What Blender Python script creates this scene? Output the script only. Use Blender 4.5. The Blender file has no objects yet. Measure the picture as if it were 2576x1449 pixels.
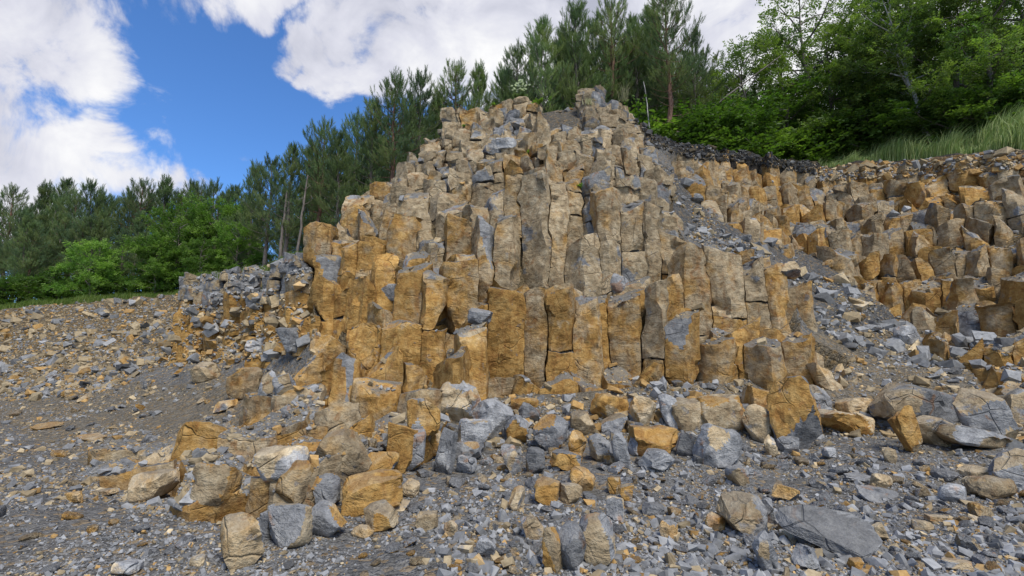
import bpy, bmesh, math, random
import numpy as np
from mathutils import Vector, Matrix, Euler
from mathutils.bvhtree import BVHTree

random.seed(7)
rng = np.random.default_rng(7)
scene = bpy.context.scene
COL = scene.collection
R = math.radians

# ------------------------------------------------------------------ camera
PITCH = R(8.0)
CAMZ = 1.6
cam_d = bpy.data.cameras.new('camera')
cam_d.sensor_width = 36.0
cam_d.lens = 18.0
cam_d.clip_start = 0.05
cam_d.clip_end = 3000
cam = bpy.data.objects.new('camera', cam_d)
cam.location = (0, 0, CAMZ)
cam.rotation_euler = (R(90) + PITCH, 0, 0)
COL.objects.link(cam)
scene.camera = cam
CP, SP = math.cos(PITCH), math.sin(PITCH)
HALF = 1288.0           # survey units: half the width of the 2576 wide survey grid


def ray(px, py):
    dx = (px - HALF) / HALF
    dy = (724.5 - py) / HALF
    return np.array([dx, CP - SP * dy, SP + CP * dy])


def at(px, py, Y):
    d = ray(px, py)
    t = Y / d[1]
    return np.array([d[0] * t, Y, CAMZ + d[2] * t])


def proj(P):
    """world points (n,3) -> survey coordinates (n,2)"""
    P = np.asarray(P, float)
    x, y, z = P[:, 0], P[:, 1], P[:, 2] - CAMZ
    dep = np.maximum(y * CP + z * SP, 0.05)
    up = -y * SP + z * CP
    return np.stack([HALF + HALF * x / dep, 724.5 - HALF * up / dep], 1)


def inpoly(P, poly):
    poly = np.asarray(poly, float)
    x, y = P[:, 0], P[:, 1]
    inside = np.zeros(len(P), bool)
    n = len(poly)
    for i in range(n):
        x1, y1 = poly[i]
        x2, y2 = poly[(i + 1) % n]
        c = ((y1 > y) != (y2 > y)) & (x < (x2 - x1) * (y - y1) / ((y2 - y1) + 1e-9) + x1)
        inside ^= c
    return inside


# ------------------------------------------------------------------ noise
def _hash(ix, iy, iz, seed):
    h = (ix.astype(np.uint32) * np.uint32(374761393) + iy.astype(np.uint32) * np.uint32(668265263)
         + iz.astype(np.uint32) * np.uint32(2147483647 - 4097) + np.uint32(seed) * np.uint32(974711))
    h ^= h >> np.uint32(13)
    h *= np.uint32(1274126177)
    h ^= h >> np.uint32(16)
    h *= np.uint32(2246822519)
    h ^= h >> np.uint32(13)
    return h.astype(np.float64) / 4294967295.0


def vnoise(P, scale, seed):
    q = np.asarray(P, float) * scale + 1000.0
    i = np.floor(q).astype(np.int64)
    f = q - i
    f = f * f * (3 - 2 * f)
    out = 0
    for a in (0, 1):
        wx = f[:, 0] if a else 1 - f[:, 0]
        for b in (0, 1):
            wy = f[:, 1] if b else 1 - f[:, 1]
            for c in (0, 1):
                wz = f[:, 2] if c else 1 - f[:, 2]
                out = out + wx * wy * wz * _hash(i[:, 0] + a, i[:, 1] + b, i[:, 2] + c, seed)
    return out - 0.5


def fbm(P, scale, seed, octv=3):
    o, amp = 0, 1.0
    for k in range(octv):
        o = o + amp * vnoise(P, scale * 2.03 ** k, seed + k * 17)
        amp *= 0.5
    return o


def vecnoise(P, scale, seed):
    return np.stack([vnoise(P, scale, seed), vnoise(P, scale, seed + 101), vnoise(P, scale, seed + 202)], 1)


def facets(P, scale, seed, amp):
    """fracture facets: space is split into random cells and each cell tilted and shifted a little"""
    q = np.asarray(P, float) * scale + 500.0
    base = np.floor(q).astype(np.int64)
    best = np.full(len(q), 1e9)
    loc = np.zeros((len(q), 3))
    ids = np.zeros((len(q), 3), np.int64)
    for a in (-1, 0, 1):
        for b in (-1, 0, 1):
            for c in (-1, 0, 1):
                i = base + np.array([a, b, c])
                ctr = i + np.stack([_hash(i[:, 0], i[:, 1], i[:, 2], seed + k) for k in range(3)], 1)
                d = q - ctr
                dd = (d * d).sum(1)
                m = dd < best
                best[m] = dd[m]
                loc[m] = d[m]
                ids[m] = i[m]
    n = np.stack([_hash(ids[:, 0], ids[:, 1], ids[:, 2], seed + 11 + k) for k in range(3)], 1) - 0.5
    o = np.stack([_hash(ids[:, 0], ids[:, 1], ids[:, 2], seed + 21 + k) for k in range(3)], 1) - 0.5
    n /= np.linalg.norm(n, axis=1, keepdims=True) + 1e-6
    t = (n * loc).sum(1, keepdims=True)
    return (-n * np.maximum(t, 0) * 0.9 + o * 0.35) * amp / scale


# ------------------------------------------------------------------ mesh helpers
def make_mesh(name, V, quads=None, tris=None, attrs=None, mat=None, smooth=None):
    """attrs: {name: (n_faces,3)} in the order quads, tris"""
    me = bpy.data.meshes.new(name)
    V = np.asarray(V, np.float32)
    q = np.zeros((0, 4), np.int32) if quads is None or len(quads) == 0 else np.asarray(quads, np.int32)
    t = np.zeros((0, 3), np.int32) if tris is None or len(tris) == 0 else np.asarray(tris, np.int32)
    nq, nt = len(q), len(t)
    me.vertices.add(len(V))
    me.vertices.foreach_set('co', V.ravel())
    me.loops.add(nq * 4 + nt * 3)
    me.loops.foreach_set('vertex_index', np.concatenate([q.ravel(), t.ravel()]))
    me.polygons.add(nq + nt)
    ls = np.concatenate([np.arange(nq) * 4, nq * 4 + np.arange(nt) * 3]).astype(np.int32)
    me.polygons.foreach_set('loop_start', ls)
    me.update(calc_edges=True)
    me.validate()
    if attrs:
        for k, a in attrs.items():
            at_ = me.attributes.new(k, 'FLOAT_COLOR', 'FACE')
            c = np.ones((nq + nt, 4), np.float32)
            c[:, :3] = a
            if len(at_.data) == len(c):
                at_.data.foreach_set('color', c.ravel())
    if smooth is None:
        me.polygons.foreach_set('use_smooth', np.zeros(len(me.polygons), bool))
    else:
        me.polygons.foreach_set('use_smooth', np.ones(len(me.polygons), bool))
        if smooth > 0:
            me.set_sharp_from_angle(angle=R(smooth))
    if mat:
        me.materials.append(mat)
    return me


class Bag:
    """collects vertices, quads, tris with face colours"""

    def __init__(self):
        self.V, self.Q, self.T, self.QA, self.TA, self.n = [], [], [], [], [], 0

    def add(self, V, Q=None, T=None, QA=None, TA=None):
        self.V.append(np.asarray(V, float))
        if Q is not None and len(Q):
            self.Q.append(np.asarray(Q) + self.n)
            self.QA.append(np.broadcast_to(np.asarray(QA, float), (len(Q), 3)))
        if T is not None and len(T):
            self.T.append(np.asarray(T) + self.n)
            self.TA.append(np.broadcast_to(np.asarray(TA, float), (len(T), 3)))
        self.n += len(V)

    def merge(self, o):
        self.add(np.concatenate(o.V), np.concatenate(o.Q) if o.Q else None, np.concatenate(o.T) if o.T else None,
                 np.concatenate(o.QA) if o.Q else None, np.concatenate(o.TA) if o.T else None)

    def mesh(self, name, attr, mat, smooth=None, post=None):
        V = np.concatenate(self.V)
        if post:
            V = post(V)
        Q = np.concatenate(self.Q) if self.Q else None
        T = np.concatenate(self.T) if self.T else None
        A = np.concatenate(self.QA + self.TA)
        return make_mesh(name, V, Q, T, {attr: A}, mat, smooth)


def link(name, data, parent=None, loc=None):
    o = bpy.data.objects.new(name, data)
    COL.objects.link(o)
    if parent:
        o.parent = parent
    if loc is not None:
        o.location = loc
    return o


def tag(o, label=None, cat=None, group=None, kind=None):
    if label:
        o['label'] = label
    if cat:
        o['category'] = cat
    if group:
        o['group'] = group
    if kind:
        o['kind'] = kind
    return o


def copy_thing(src):
    r = src.copy()
    COL.objects.link(r)
    for ch in src.children:
        c = ch.copy()
        c.parent = r
        COL.objects.link(c)
    return r


def tube(bag, pts, rad, sides=7, col=(1, 1, 1)):
    pts = np.asarray(pts, float)
    n = len(pts)
    rad = np.broadcast_to(np.asarray(rad, float), (n,))
    tan = np.gradient(pts, axis=0)
    tan /= np.linalg.norm(tan, axis=1, keepdims=True) + 1e-9
    ref = np.where(np.abs(tan[:, 2:3]) > 0.9, np.array([[1.0, 0, 0]]), np.array([[0, 0, 1.0]]))
    u = np.cross(tan, ref)
    u /= np.linalg.norm(u, axis=1, keepdims=True) + 1e-9
    v = np.cross(tan, u)
    a = np.linspace(0, 2 * np.pi, sides, endpoint=False)
    V = (pts[:, None] + rad[:, None, None] * (np.cos(a)[None, :, None] * u[:, None] + np.sin(a)[None, :, None] * v[:, None])).reshape(-1, 3)
    i, j = np.meshgrid(np.arange(n - 1), np.arange(sides), indexing='ij')
    j2 = (j + 1) % sides
    Q = np.stack([i * sides + j, i * sides + j2, (i + 1) * sides + j2, (i + 1) * sides + j], -1).reshape(-1, 4)
    bag.add(V, Q, None, col)


# ------------------------------------------------------------------ materials
class NT:
    def __init__(self, name):
        self.m = bpy.data.materials.new(name)
        self.m.use_nodes = True
        self.t = self.m.node_tree
        self.t.nodes.clear()
        self.out = self.t.nodes.new('ShaderNodeOutputMaterial')

    def n(self, typ, **kw):
        nd = self.t.nodes.new('ShaderNode' + typ)
        for k, v in kw.items():
            setattr(nd, k, v)
        return nd

    def l(self, a, b):
        self.t.links.new(a, b)

    def put(self, sock, v):
        if hasattr(v, 'is_output'):
            self.l(v, sock)
        elif v is not None:
            sock.default_value = v

    def math(self, op, a, b=None, c=None, clamp=False):
        nd = self.n('Math', operation=op, use_clamp=clamp)
        self.put(nd.inputs[0], a)
        self.put(nd.inputs[1], b)
        self.put(nd.inputs[2], c)
        return nd.outputs[0]

    def vmath(self, op, a, b=None):
        nd = self.n('VectorMath', operation=op)
        self.put(nd.inputs[0], a)
        self.put(nd.inputs[1], b)
        return nd.outputs[0]

    def noise(self, vec, scale, detail=4, rough=0.6, dist=0.0):
        nd = self.n('TexNoise')
        self.put(nd.inputs['Vector'], vec)
        nd.inputs['Scale'].default_value = scale
        nd.inputs['Detail'].default_value = detail
        nd.inputs['Roughness'].default_value = rough
        nd.inputs['Distortion'].default_value = dist
        return nd.outputs[0]

    def ramp(self, fac, stops):
        nd = self.n('ValToRGB')
        self.put(nd.inputs[0], fac)
        e = nd.color_ramp.elements
        while len(e) < len(stops):
            e.new(0.5)
        for k, (p, c) in enumerate(stops):
            e[k].position = p
            e[k].color = (*c, 1)
        return nd.outputs[0]

    def mix(self, fac, a, b, mode='MIX'):
        nd = self.n('Mix', data_type='RGBA', blend_type=mode)
        self.put(nd.inputs[0], fac)
        for s, v in ((nd.inputs[6], a), (nd.inputs[7], b)):
            if isinstance(v, tuple):
                v = (*v, 1) if len(v) == 3 else v
            self.put(s, v)
        return nd.outputs[2]

    def smooth(self, x, lo, hi):
        nd = self.n('MapRange', interpolation_type='SMOOTHSTEP')
        self.put(nd.inputs[0], x)
        nd.inputs[1].default_value = lo
        nd.inputs[2].default_value = hi
        return nd.outputs[0]

    def attr(self, name):
        return self.n('Attribute', attribute_name=name)


def rock_material():
    g = NT('weathered_basalt')
    tc = g.n('TexCoord')
    oi = g.n('ObjectInfo')
    off = g.vmath('SCALE', tc.outputs['Object'])
    nd = off.node
    nd.inputs[3].default_value = 1.0
    rnd = g.math('MULTIPLY', oi.outputs['Random'], 37.0)
    comb = g.n('CombineXYZ')
    for k in range(3):
        g.l(rnd, comb.inputs[k])
    vec = g.vmath('ADD', off, comb.outputs[0])
    at_ = g.attr('rk')
    sep = g.n('SeparateColor')
    g.l(at_.outputs['Color'], sep.inputs[0])
    rr, gg, bb = sep.outputs[0], sep.outputs[1], sep.outputs[2]
    n1 = g.noise(vec, 1.7, 5, 0.62, 0.4)
    n2 = g.noise(vec, 6.5, 6, 0.68, 0.3)
    n3 = g.noise(vec, 45.0, 3, 0.7)
    och = g.ramp(n2, [(0.28, (0.165, 0.080, 0.020)), (0.47, (0.335, 0.185, 0.050)), (0.72, (0.475, 0.305, 0.110))])
    tan = g.ramp(n2, [(0.28, (0.155, 0.112, 0.064)), (0.48, (0.315, 0.238, 0.140)), (0.72, (0.475, 0.39, 0.258))])
    gry = g.ramp(n2, [(0.28, (0.098, 0.099, 0.100)), (0.5, (0.20, 0.199, 0.196)), (0.72, (0.31, 0.303, 0.285))])
    t = g.math('ADD', rr, g.math('MULTIPLY', g.math('SUBTRACT', n1, 0.5), 1.25))
    c = g.mix(g.smooth(t, 0.24, 0.32), gry, tan)
    c = g.mix(g.smooth(t, 0.52, 0.84), c, och)
    # rusty seams and pale spalls
    seam = g.smooth(g.noise(vec, 3.1, 3, 0.5, 1.2), 0.60, 0.70)
    c = g.mix(g.math('MULTIPLY', seam, 0.55), c, (0.24, 0.105, 0.028))
    pale = g.smooth(g.noise(vec, 2.3, 4, 0.6, 0.8), 0.64, 0.74)
    c = g.mix(g.math('MULTIPLY', pale, 0.40), c, (0.47, 0.41, 0.30))
    stain = g.smooth(g.noise(vec, 4.4, 4, 0.65, 0.5), 0.63, 0.70)
    c = g.mix(g.math('MULTIPLY', stain, 0.6), c, (0.165, 0.165, 0.165))
    val = g.math('MULTIPLY', gg, g.math('ADD', g.math('MULTIPLY', n3, 0.7), 0.65))
    hv = g.n('CombineColor')
    for k in range(3):
        g.l(val, hv.inputs[k])
    c = g.mix(1.0, c, hv.outputs[0], 'MULTIPLY')
    geo = g.n('NewGeometry')
    sx = g.n('SeparateXYZ')
    g.l(geo.outputs['Normal'], sx.inputs[0])
    up = g.math('ADD', sx.outputs[2], g.math('MULTIPLY', g.math('SUBTRACT', n2, 0.5), 0.5))
    dust = g.math('MULTIPLY', g.smooth(up, 0.62, 0.85), bb)
    dcol = g.ramp(n3, [(0.3, (0.085, 0.080, 0.070)), (0.7, (0.22, 0.205, 0.175))])
    c = g.mix(dust, c, dcol)
    # rust run down the faces
    mv = g.n('Mapping')
    mv.inputs['Scale'].default_value = (1.0, 1.0, 0.16)
    g.l(vec, mv.inputs[0])
    run = g.smooth(g.noise(mv.outputs[0], 5.5, 4, 0.6, 0.2), 0.54, 0.70)
    c = g.mix(g.math('MULTIPLY', g.math('MULTIPLY', run, 0.5), g.smooth(rr, 0.3, 0.7)), c, (0.20, 0.085, 0.022))
    # relief
    mp = g.n('Mapping')
    mp.inputs['Scale'].default_value = (1.0, 1.0, 1.9)
    g.l(vec, mp.inputs[0])
    st = g.noise(mp.outputs[0], 2.6, 5, 0.62, 0.8)
    hgt = g.math('ADD', g.math('MULTIPLY', st, 1.0), g.math('MULTIPLY', n2, 0.7))
    hgt = g.math('ADD', hgt, g.math('MULTIPLY', n3, 0.22))
    for sc_, wt_ in ((4.5, 1.1), (11.0, 0.45)):
        vo = g.n('TexVoronoi')
        wrp = g.vmath('ADD', vec, g.vmath('MULTIPLY', g.noise(vec, 3.0, 2, 0.5), (0.12, 0.12, 0.12)))
        g.l(wrp, vo.inputs['Vector'])
        vo.inputs['Scale'].default_value = sc_
        dl = g.vmath('SUBTRACT', wrp, vo.outputs['Position'])
        rnv = g.vmath('SUBTRACT', vo.outputs['Color'], (0.5, 0.5, 0.5))
        dt = g.n('VectorMath', operation='DOT_PRODUCT')
        g.l(dl, dt.inputs[0])
        g.l(rnv, dt.inputs[1])
        hgt = g.math('ADD', hgt, g.math('MULTIPLY', dt.outputs['Value'], wt_ * sc_))
    vc = g.n('TexVoronoi', feature='DISTANCE_TO_EDGE')
    g.l(wrp, vc.inputs['Vector'])
    vc.inputs['Scale'].default_value = 1.9
    crack = g.math('SUBTRACT', 1.0, g.smooth(vc.outputs['Distance'], 0.0, 0.022))
    crack = g.math('MULTIPLY', crack, g.smooth(g.noise(vec, 1.1, 2, 0.5), 0.52, 0.62))
    hgt = g.math('SUBTRACT', hgt, g.math('MULTIPLY', crack, 0.55))
    b = g.n('Bump')
    b.inputs['Strength'].default_value = 0.85
    b.inputs['Distance'].default_value = 0.07
    g.l(hgt, b.inputs['Height'])
    p = g.n('BsdfPrincipled')
    g.l(c, p.inputs['Base Color'])
    p.inputs['Roughness'].default_value = 0.88
    p.inputs['Specular IOR Level'].default_value = 0.25
    g.l(b.outputs[0], p.inputs['Normal'])
    g.l(p.outputs[0], g.out.inputs[0])
    return g.m


def chip_material():
    g = NT('broken_stone')
    tc = g.n('TexCoord')
    at_ = g.attr('rk')
    sep = g.n('SeparateColor')
    g.l(at_.outputs['Color'], sep.inputs[0])
    n1 = g.noise(tc.outputs['Object'], 14.0, 4, 0.65)
    t = g.math('ADD', sep.outputs[0], g.math('MULTIPLY', g.math('SUBTRACT', n1, 0.5), 0.5))
    gry = g.ramp(n1, [(0.3, (0.148, 0.148, 0.146)), (0.7, (0.285, 0.282, 0.272))])
    tan = g.ramp(n1, [(0.3, (0.23, 0.17, 0.095)), (0.7, (0.45, 0.36, 0.22))])
    och = g.ramp(n1, [(0.3, (0.23, 0.125, 0.038)), (0.7, (0.46, 0.29, 0.11))])
    c = g.mix(g.smooth(t, 0.20, 0.36), gry, tan)
    c = g.mix(g.smooth(t, 0.52, 0.80), c, och)
    hv = g.n('CombineColor')
    for k in range(3):
        g.l(sep.outputs[1], hv.inputs[k])
    c = g.mix(1.0, c, hv.outputs[0], 'MULTIPLY')
    p = g.n('BsdfPrincipled')
    g.l(c, p.inputs['Base Color'])
    p.inputs['Roughness'].default_value = 0.85
    p.inputs['Specular IOR Level'].default_value = 0.25
    g.l(p.outputs[0], g.out.inputs[0])
    return g.m


def ground_material():
    g = NT('quarry_scree')
    geo = g.n('NewGeometry')
    pos = geo.outputs['Position']
    at_ = g.attr('gc')
    n1 = g.noise(pos, 0.9, 5, 0.6)
    n2 = g.noise(pos, 9.0, 5, 0.7)

    def vor(scale):
        v = g.n('TexVoronoi')
        g.l(pos, v.inputs['Vector'])
        v.inputs['Scale'].default_value = scale
        return v
    v1, v2 = vor(16.0), vor(42.0)
    s1 = g.n('SeparateColor')
    g.l(v1.outputs['Color'], s1.inputs[0])
    s2 = g.n('SeparateColor')
    g.l(v2.outputs['Color'], s2.inputs[0])
    k = g.math('ADD', g.math('MULTIPLY', s1.outputs[0], 0.55), g.math('MULTIPLY', s2.outputs[0], 0.55))
    k = g.math('ADD', k, 0.42)
    k = g.math('MULTIPLY', k, g.math('ADD', 0.6, g.math('MULTIPLY', n2, 0.85)))
    hv = g.n('CombineColor')
    for i in range(3):
        g.l(k, hv.inputs[i])
    c = g.mix(1.0, at_.outputs['Color'], hv.outputs[0], 'MULTIPLY')
    tan = g.math('MULTIPLY', g.smooth(s1.outputs[1], 0.80, 0.86), 0.55)
    lum = g.n('RGBToBW')
    g.l(at_.outputs['Color'], lum.inputs[0])
    tan = g.math('MULTIPLY', tan, g.smooth(lum.outputs[0], 0.06, 0.11))
    c = g.mix(tan, c, (0.30, 0.20, 0.09))
    c = g.mix(g.math('MULTIPLY', g.smooth(n1, 0.5, 0.7), 0.35), c, (0.135, 0.115, 0.08))
    h = g.math('ADD', g.math('MULTIPLY', v1.outputs['Distance'], -1.0), g.math('MULTIPLY', v2.outputs['Distance'], -0.6))
    h = g.math('ADD', h, g.math('MULTIPLY', n2, 0.8))
    b = g.n('Bump')
    b.inputs['Strength'].default_value = 0.9
    b.inputs['Distance'].default_value = 0.05
    g.l(h, b.inputs['Height'])
    p = g.n('BsdfPrincipled')
    g.l(c, p.inputs['Base Color'])
    p.inputs['Roughness'].default_value = 0.95
    p.inputs['Specular IOR Level'].default_value = 0.15
    g.l(b.outputs[0], p.inputs['Normal'])
    g.l(p.outputs[0], g.out.inputs[0])
    return g.m


def leaf_material(name, tint=(1, 1, 1), trans=0.35):
    g = NT(name)
    at_ = g.attr('lf')
    oi = g.n('ObjectInfo')
    k = g.math('ADD', 0.78, g.math('MULTIPLY', oi.outputs['Random'], 0.5))
    hv = g.n('CombineColor')
    for i in range(3):
        g.l(k, hv.inputs[i])
    c = g.mix(1.0, at_.outputs['Color'], hv.outputs[0], 'MULTIPLY')
    c = g.mix(1.0, c, tint, 'MULTIPLY')
    p = g.n('BsdfPrincipled')
    g.l(c, p.inputs['Base Color'])
    p.inputs['Roughness'].default_value = 0.6
    p.inputs['Specular IOR Level'].default_value = 0.3
    tr = g.n('BsdfTranslucent')
    g.l(g.mix(1.0, c, (1.25, 1.5, 0.6), 'MULTIPLY'), tr.inputs[0])
    mx = g.n('MixShader')
    mx.inputs[0].default_value = trans
    g.l(p.outputs[0], mx.inputs[1])
    g.l(tr.outputs[0], mx.inputs[2])
    g.l(mx.outputs[0], g.out.inputs[0])
    return g.m


def bark_material(name, lo, hi, scale=14):
    g = NT(name)
    tc = g.n('TexCoord')
    mp = g.n('Mapping')
    mp.inputs['Scale'].default_value = (1, 1, 0.3)
    g.l(tc.outputs['Object'], mp.inputs[0])
    n = g.noise(mp.outputs[0], scale, 5, 0.7)
    c = g.ramp(n, [(0.32, lo), (0.68, hi)])
    b = g.n('Bump')
    b.inputs['Distance'].default_value = 0.03
    g.l(n, b.inputs['Height'])
    p = g.n('BsdfPrincipled')
    g.l(c, p.inputs['Base Color'])
    p.inputs['Roughness'].default_value = 0.9
    g.l(b.outputs[0], p.inputs['Normal'])
    g.l(p.outputs[0], g.out.inputs[0])
    return g.m


M_ROCK = rock_material()
M_GROUND = ground_material()
M_CHIP = chip_material()
M_NEEDLE = leaf_material('pine_needles', trans=0.35)
M_LEAF = leaf_material('broad_leaves', trans=0.42)
M_GRASS = leaf_material('grass_blades', trans=0.35)
M_BARK = bark_material('grey_pine_bark', (0.07, 0.056, 0.046), (0.23, 0.195, 0.165))
M_BARKRED = bark_material('reddish_pine_bark', (0.08, 0.040, 0.026), (0.27, 0.15, 0.10))
M_BIRCH = bark_material('pale_birch_bark', (0.10, 0.095, 0.085), (0.50, 0.48, 0.44), 9)
M_PETAL = leaf_material('white_petals', trans=0.3)

# ------------------------------------------------------------------ terrain survey
F0 = (1449, 4.1)
PROF = {
    -600: [F0, (1230, 6.5), (1060, 12), (1030, 13.5), (1000, 15), (950, 16.5), (900, 17.8), (850, 18.8), (805, 19.6), (775, 20.2)],
    0: [F0, (1230, 6.5), (1060, 12), (1030, 13.5), (1000, 15), (950, 16.5), (900, 17.8), (850, 18.8), (805, 19.6), (775, 20.2)],
    250: [F0, (1280, 5.8), (1180, 7.8), (1080, 10.5), (1020, 12.5), (960, 14.5), (900, 16.5), (850, 17.8), (800, 19), (755, 20.2)],
    448: [F0, (1300, 5.5), (1200, 7.2), (1100, 9.3), (1030, 11), (970, 12.8), (920, 14.5), (850, 16.5), (800, 18.2), (742, 20)],
    466: [F0, (1300, 5.5), (1200, 7.1), (1100, 9.2), (1030, 10.8), (960, 12.5), (910, 14), (830, 14.8), (770, 15.3), (703, 16)],
    620: [F0, (1310, 5.3), (1200, 6.9), (1080, 9.0), (1000, 10.4), (930, 12), (890, 13), (820, 13.6), (750, 14.3), (678, 15)],
    780: [F0, (1310, 5.3), (1200, 6.6), (1100, 7.9), (1010, 9), (930, 9.9), (860, 10.6), (790, 11.0), (700, 11.5), (650, 12)],
    830: [F0, (1310, 5.3), (1190, 6.8), (1080, 8.2), (990, 9.2), (900, 10.0), (840, 10.5), (740, 11.0), (640, 11.7), (572, 12.5)],
    900: [F0, (1300, 5.5), (1170, 7.2), (1080, 8.4), (960, 9.3), (880, 10.0), (750, 10.6), (670, 11.4), (590, 12.1), (510, 13)],
    1050: [F0, (1290, 5.7), (1160, 7.6), (1120, 8.4), (970, 8.9), (900, 9.8), (690, 10.8), (560, 11.8), (480, 13), (392, 14.5)],
    1130: [F0, (1280, 5.8), (1150, 7.9), (1040, 8.9), (930, 9.5), (860, 10.2), (690, 10.9), (540, 11.9), (420, 13.5), (288, 15.5)],
    1200: [F0, (1270, 5.9), (1140, 8.1), (1000, 9.7), (780, 10.2), (745, 10.9), (590, 11.6), (470, 12.6), (380, 14), (272, 15.8)],
    1350: [F0, (1250, 6.2), (1130, 8.3), (930, 10.4), (735, 10.7), (722, 11.5), (475, 11.8), (380, 13.2), (310, 14.8), (254, 16.8)],
    1500: [F0, (1250, 6.2), (1120, 8.4), (930, 10.4), (755, 10.7), (738, 11.5), (480, 11.8), (380, 13.0), (300, 14.8), (230, 17)],
    1590: [F0, (1250, 6.2), (1110, 8.5), (910, 10.5), (735, 10.8), (722, 11.6), (520, 12), (420, 13), (340, 14.6), (285, 16.5)],
    1650: [F0, (1250, 6.2), (1110, 8.5), (900, 10.5), (730, 10.9), (717, 11.6), (560, 12), (480, 13.4), (410, 15), (352, 17.2)],
    1740: [F0, (1250, 6.2), (1110, 8.5), (960, 10), (855, 10.9), (840, 11.3), (650, 11.6), (590, 12.8), (490, 15.5), (383, 19.5)],
    1900: [F0, (1250, 6.2), (1110, 8.5), (970, 10), (850, 10.8), (840, 11.2), (655, 11.6), (620, 13.5), (530, 17.5), (398, 20.8)],
    1985: [F0, (1200, 7.0), (1080, 9), (975, 10), (890, 10.6), (850, 11.3), (735, 11.8), (650, 14.8), (540, 18.2), (413, 21.5)],
    2050: [F0, (1200, 7.0), (1080, 8.9), (980, 10), (900, 10.8), (830, 11.9), (760, 13), (640, 15.5), (530, 18.6), (420, 22)],
    2250: [F0, (1230, 6.5), (1090, 8.6), (970, 10.4), (890, 12), (820, 13.6), (700, 15), (600, 16.3), (500, 18), (404, 20)],
    2450: [F0, (1230, 6.4), (1100, 8.2), (990, 9.8), (920, 11), (850, 12.3), (700, 13.6), (600, 14.6), (490, 16), (387, 17.5)],
    2576: [F0, (1230, 6.4), (1110, 7.9), (1000, 9.3), (930, 10.3), (850, 11.6), (700, 12.8), (600, 13.6), (480, 14.8), (374, 16)],
    3200: [F0, (1230, 6.2), (1110, 7.5), (1000, 8.6), (930, 9.4), (850, 10.4), (700, 11.4), (600, 12), (450, 13), (330, 14)],
}
ZF = [(-600, 4.2), (780, 4.3), (900, 5.0), (1050, 6.3), (1200, 7.7), (1350, 8.8), (1500, 9.5), (1650, 9.5), (1740, 10.2), (3200, 10.6)]
KEYS = sorted(PROF)
STN = []
for k in KEYS:
    pts = [at(k, py, Y) for py, Y in PROF[k]]
    dx = (k - HALF) / HALF
    zf = float(np.interp(k, *zip(*ZF)))
    rim = pts[-1]
    bank = float(np.interp(k, [2050, 2250, 2576], [0.1, 0.7, 1.25]))
    bz = max(rim[2] - 0.15, zf) if k < 1740 else rim[2] + bank
    if k < 780:
        bz = rim[2] + 0.02
    if 830 <= k <= 1650:
        bz = rim[2] - 0.5
    head = [np.array([dx * 40, -30.0, -0.3]), np.array([dx * 9, -4.0, -0.15]), np.array([dx * 2.6, 1.8, -0.06])]
    def ext(Y, z):
        return np.array([rim[0] / rim[1] * Y, Y, z])
    zfar = zf if k < 1700 else max(zf, bz)
    tail = [ext(rim[1] + 1.6, bz), ext(rim[1] + 4.5, zfar), ext(36.0, zfar + 0.3), ext(80.0, zfar + (6.0 if k < 1200 else 1.0)), ext(400.0, zfar + (40.0 if k < 1000 else 2.0)), ext(2000.0, zfar + 3.0)]
    STN.append(head + pts + tail)
STN = np.array(STN)                       # profiles x stations x 3
NP_, NS_ = STN.shape[:2]
# refine
seg_u = [max(2, int(round((KEYS[i + 1] - KEYS[i]) / 9))) for i in range(NP_ - 1)]
seg_v = [6, 10, 24, 30, 30, 24, 18, 12, 18, 16, 16, 20, 10, 8, 8, 6, 4, 3]
uu = np.concatenate([[i + np.arange(n) / n for n in [seg_u[i]]][0] for i in range(NP_ - 1)] + [[NP_ - 1.0]])
vv = np.concatenate([j + np.arange(n) / n for j, n in enumerate(seg_v)] + [[NS_ - 1.0]])


def surf(u, v):
    i = np.minimum(u.astype(int), NP_ - 2)
    j = np.minimum(v.astype(int), NS_ - 2)
    a, b = (u - i)[..., None], (v - j)[..., None]
    return (STN[i, j] * (1 - a) * (1 - b) + STN[i + 1, j] * a * (1 - b) + STN[i, j + 1] * (1 - a) * b + STN[i + 1, j + 1] * a * b)


U, Vv = np.meshgrid(uu, vv, indexing='ij')
G0 = surf(U.ravel(), Vv.ravel())
nu, nv = len(uu), len(vv)
ii, jj = np.meshgrid(np.arange(nu - 1), np.arange(nv - 1), indexing='ij')
GQ = np.stack([ii * nv + jj, (ii + 1) * nv + jj, (ii + 1) * nv + jj + 1, ii * nv + jj + 1], -1).reshape(-1, 4)
bvh0 = BVHTree.FromPolygons([tuple(p) for p in G0], [tuple(int(a) for a in q) for q in GQ])


def H0(x, y):
    h = bvh0.ray_cast(Vector((x, y, 60)), Vector((0, 0, -1)))
    return h[0].z if h[0] is not None else 0.0


def top_of(x, y):
    """height of a column head: on the steep tiers most columns reach the ledge above"""
    h = bvh0.ray_cast(Vector((x, y, 60)), Vector((0, 0, -1)))
    if h[0] is None:
        return 0.0
    i, j = divmod(int(h[2]), nv - 1)
    u, v = uu[i], vv[j]
    k = np.interp(u, np.arange(NP_), KEYS)
    if 1030 < k < 2000 and rng.random() < 0.86:
        if 6.0 < v < 7.0:
            return float(surf(np.array([u]), np.array([7.0]))[0, 2])
        if 8.0 < v < 9.0:
            return float(surf(np.array([u]), np.array([9.0]))[0, 2])
    return h[0].z


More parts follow.
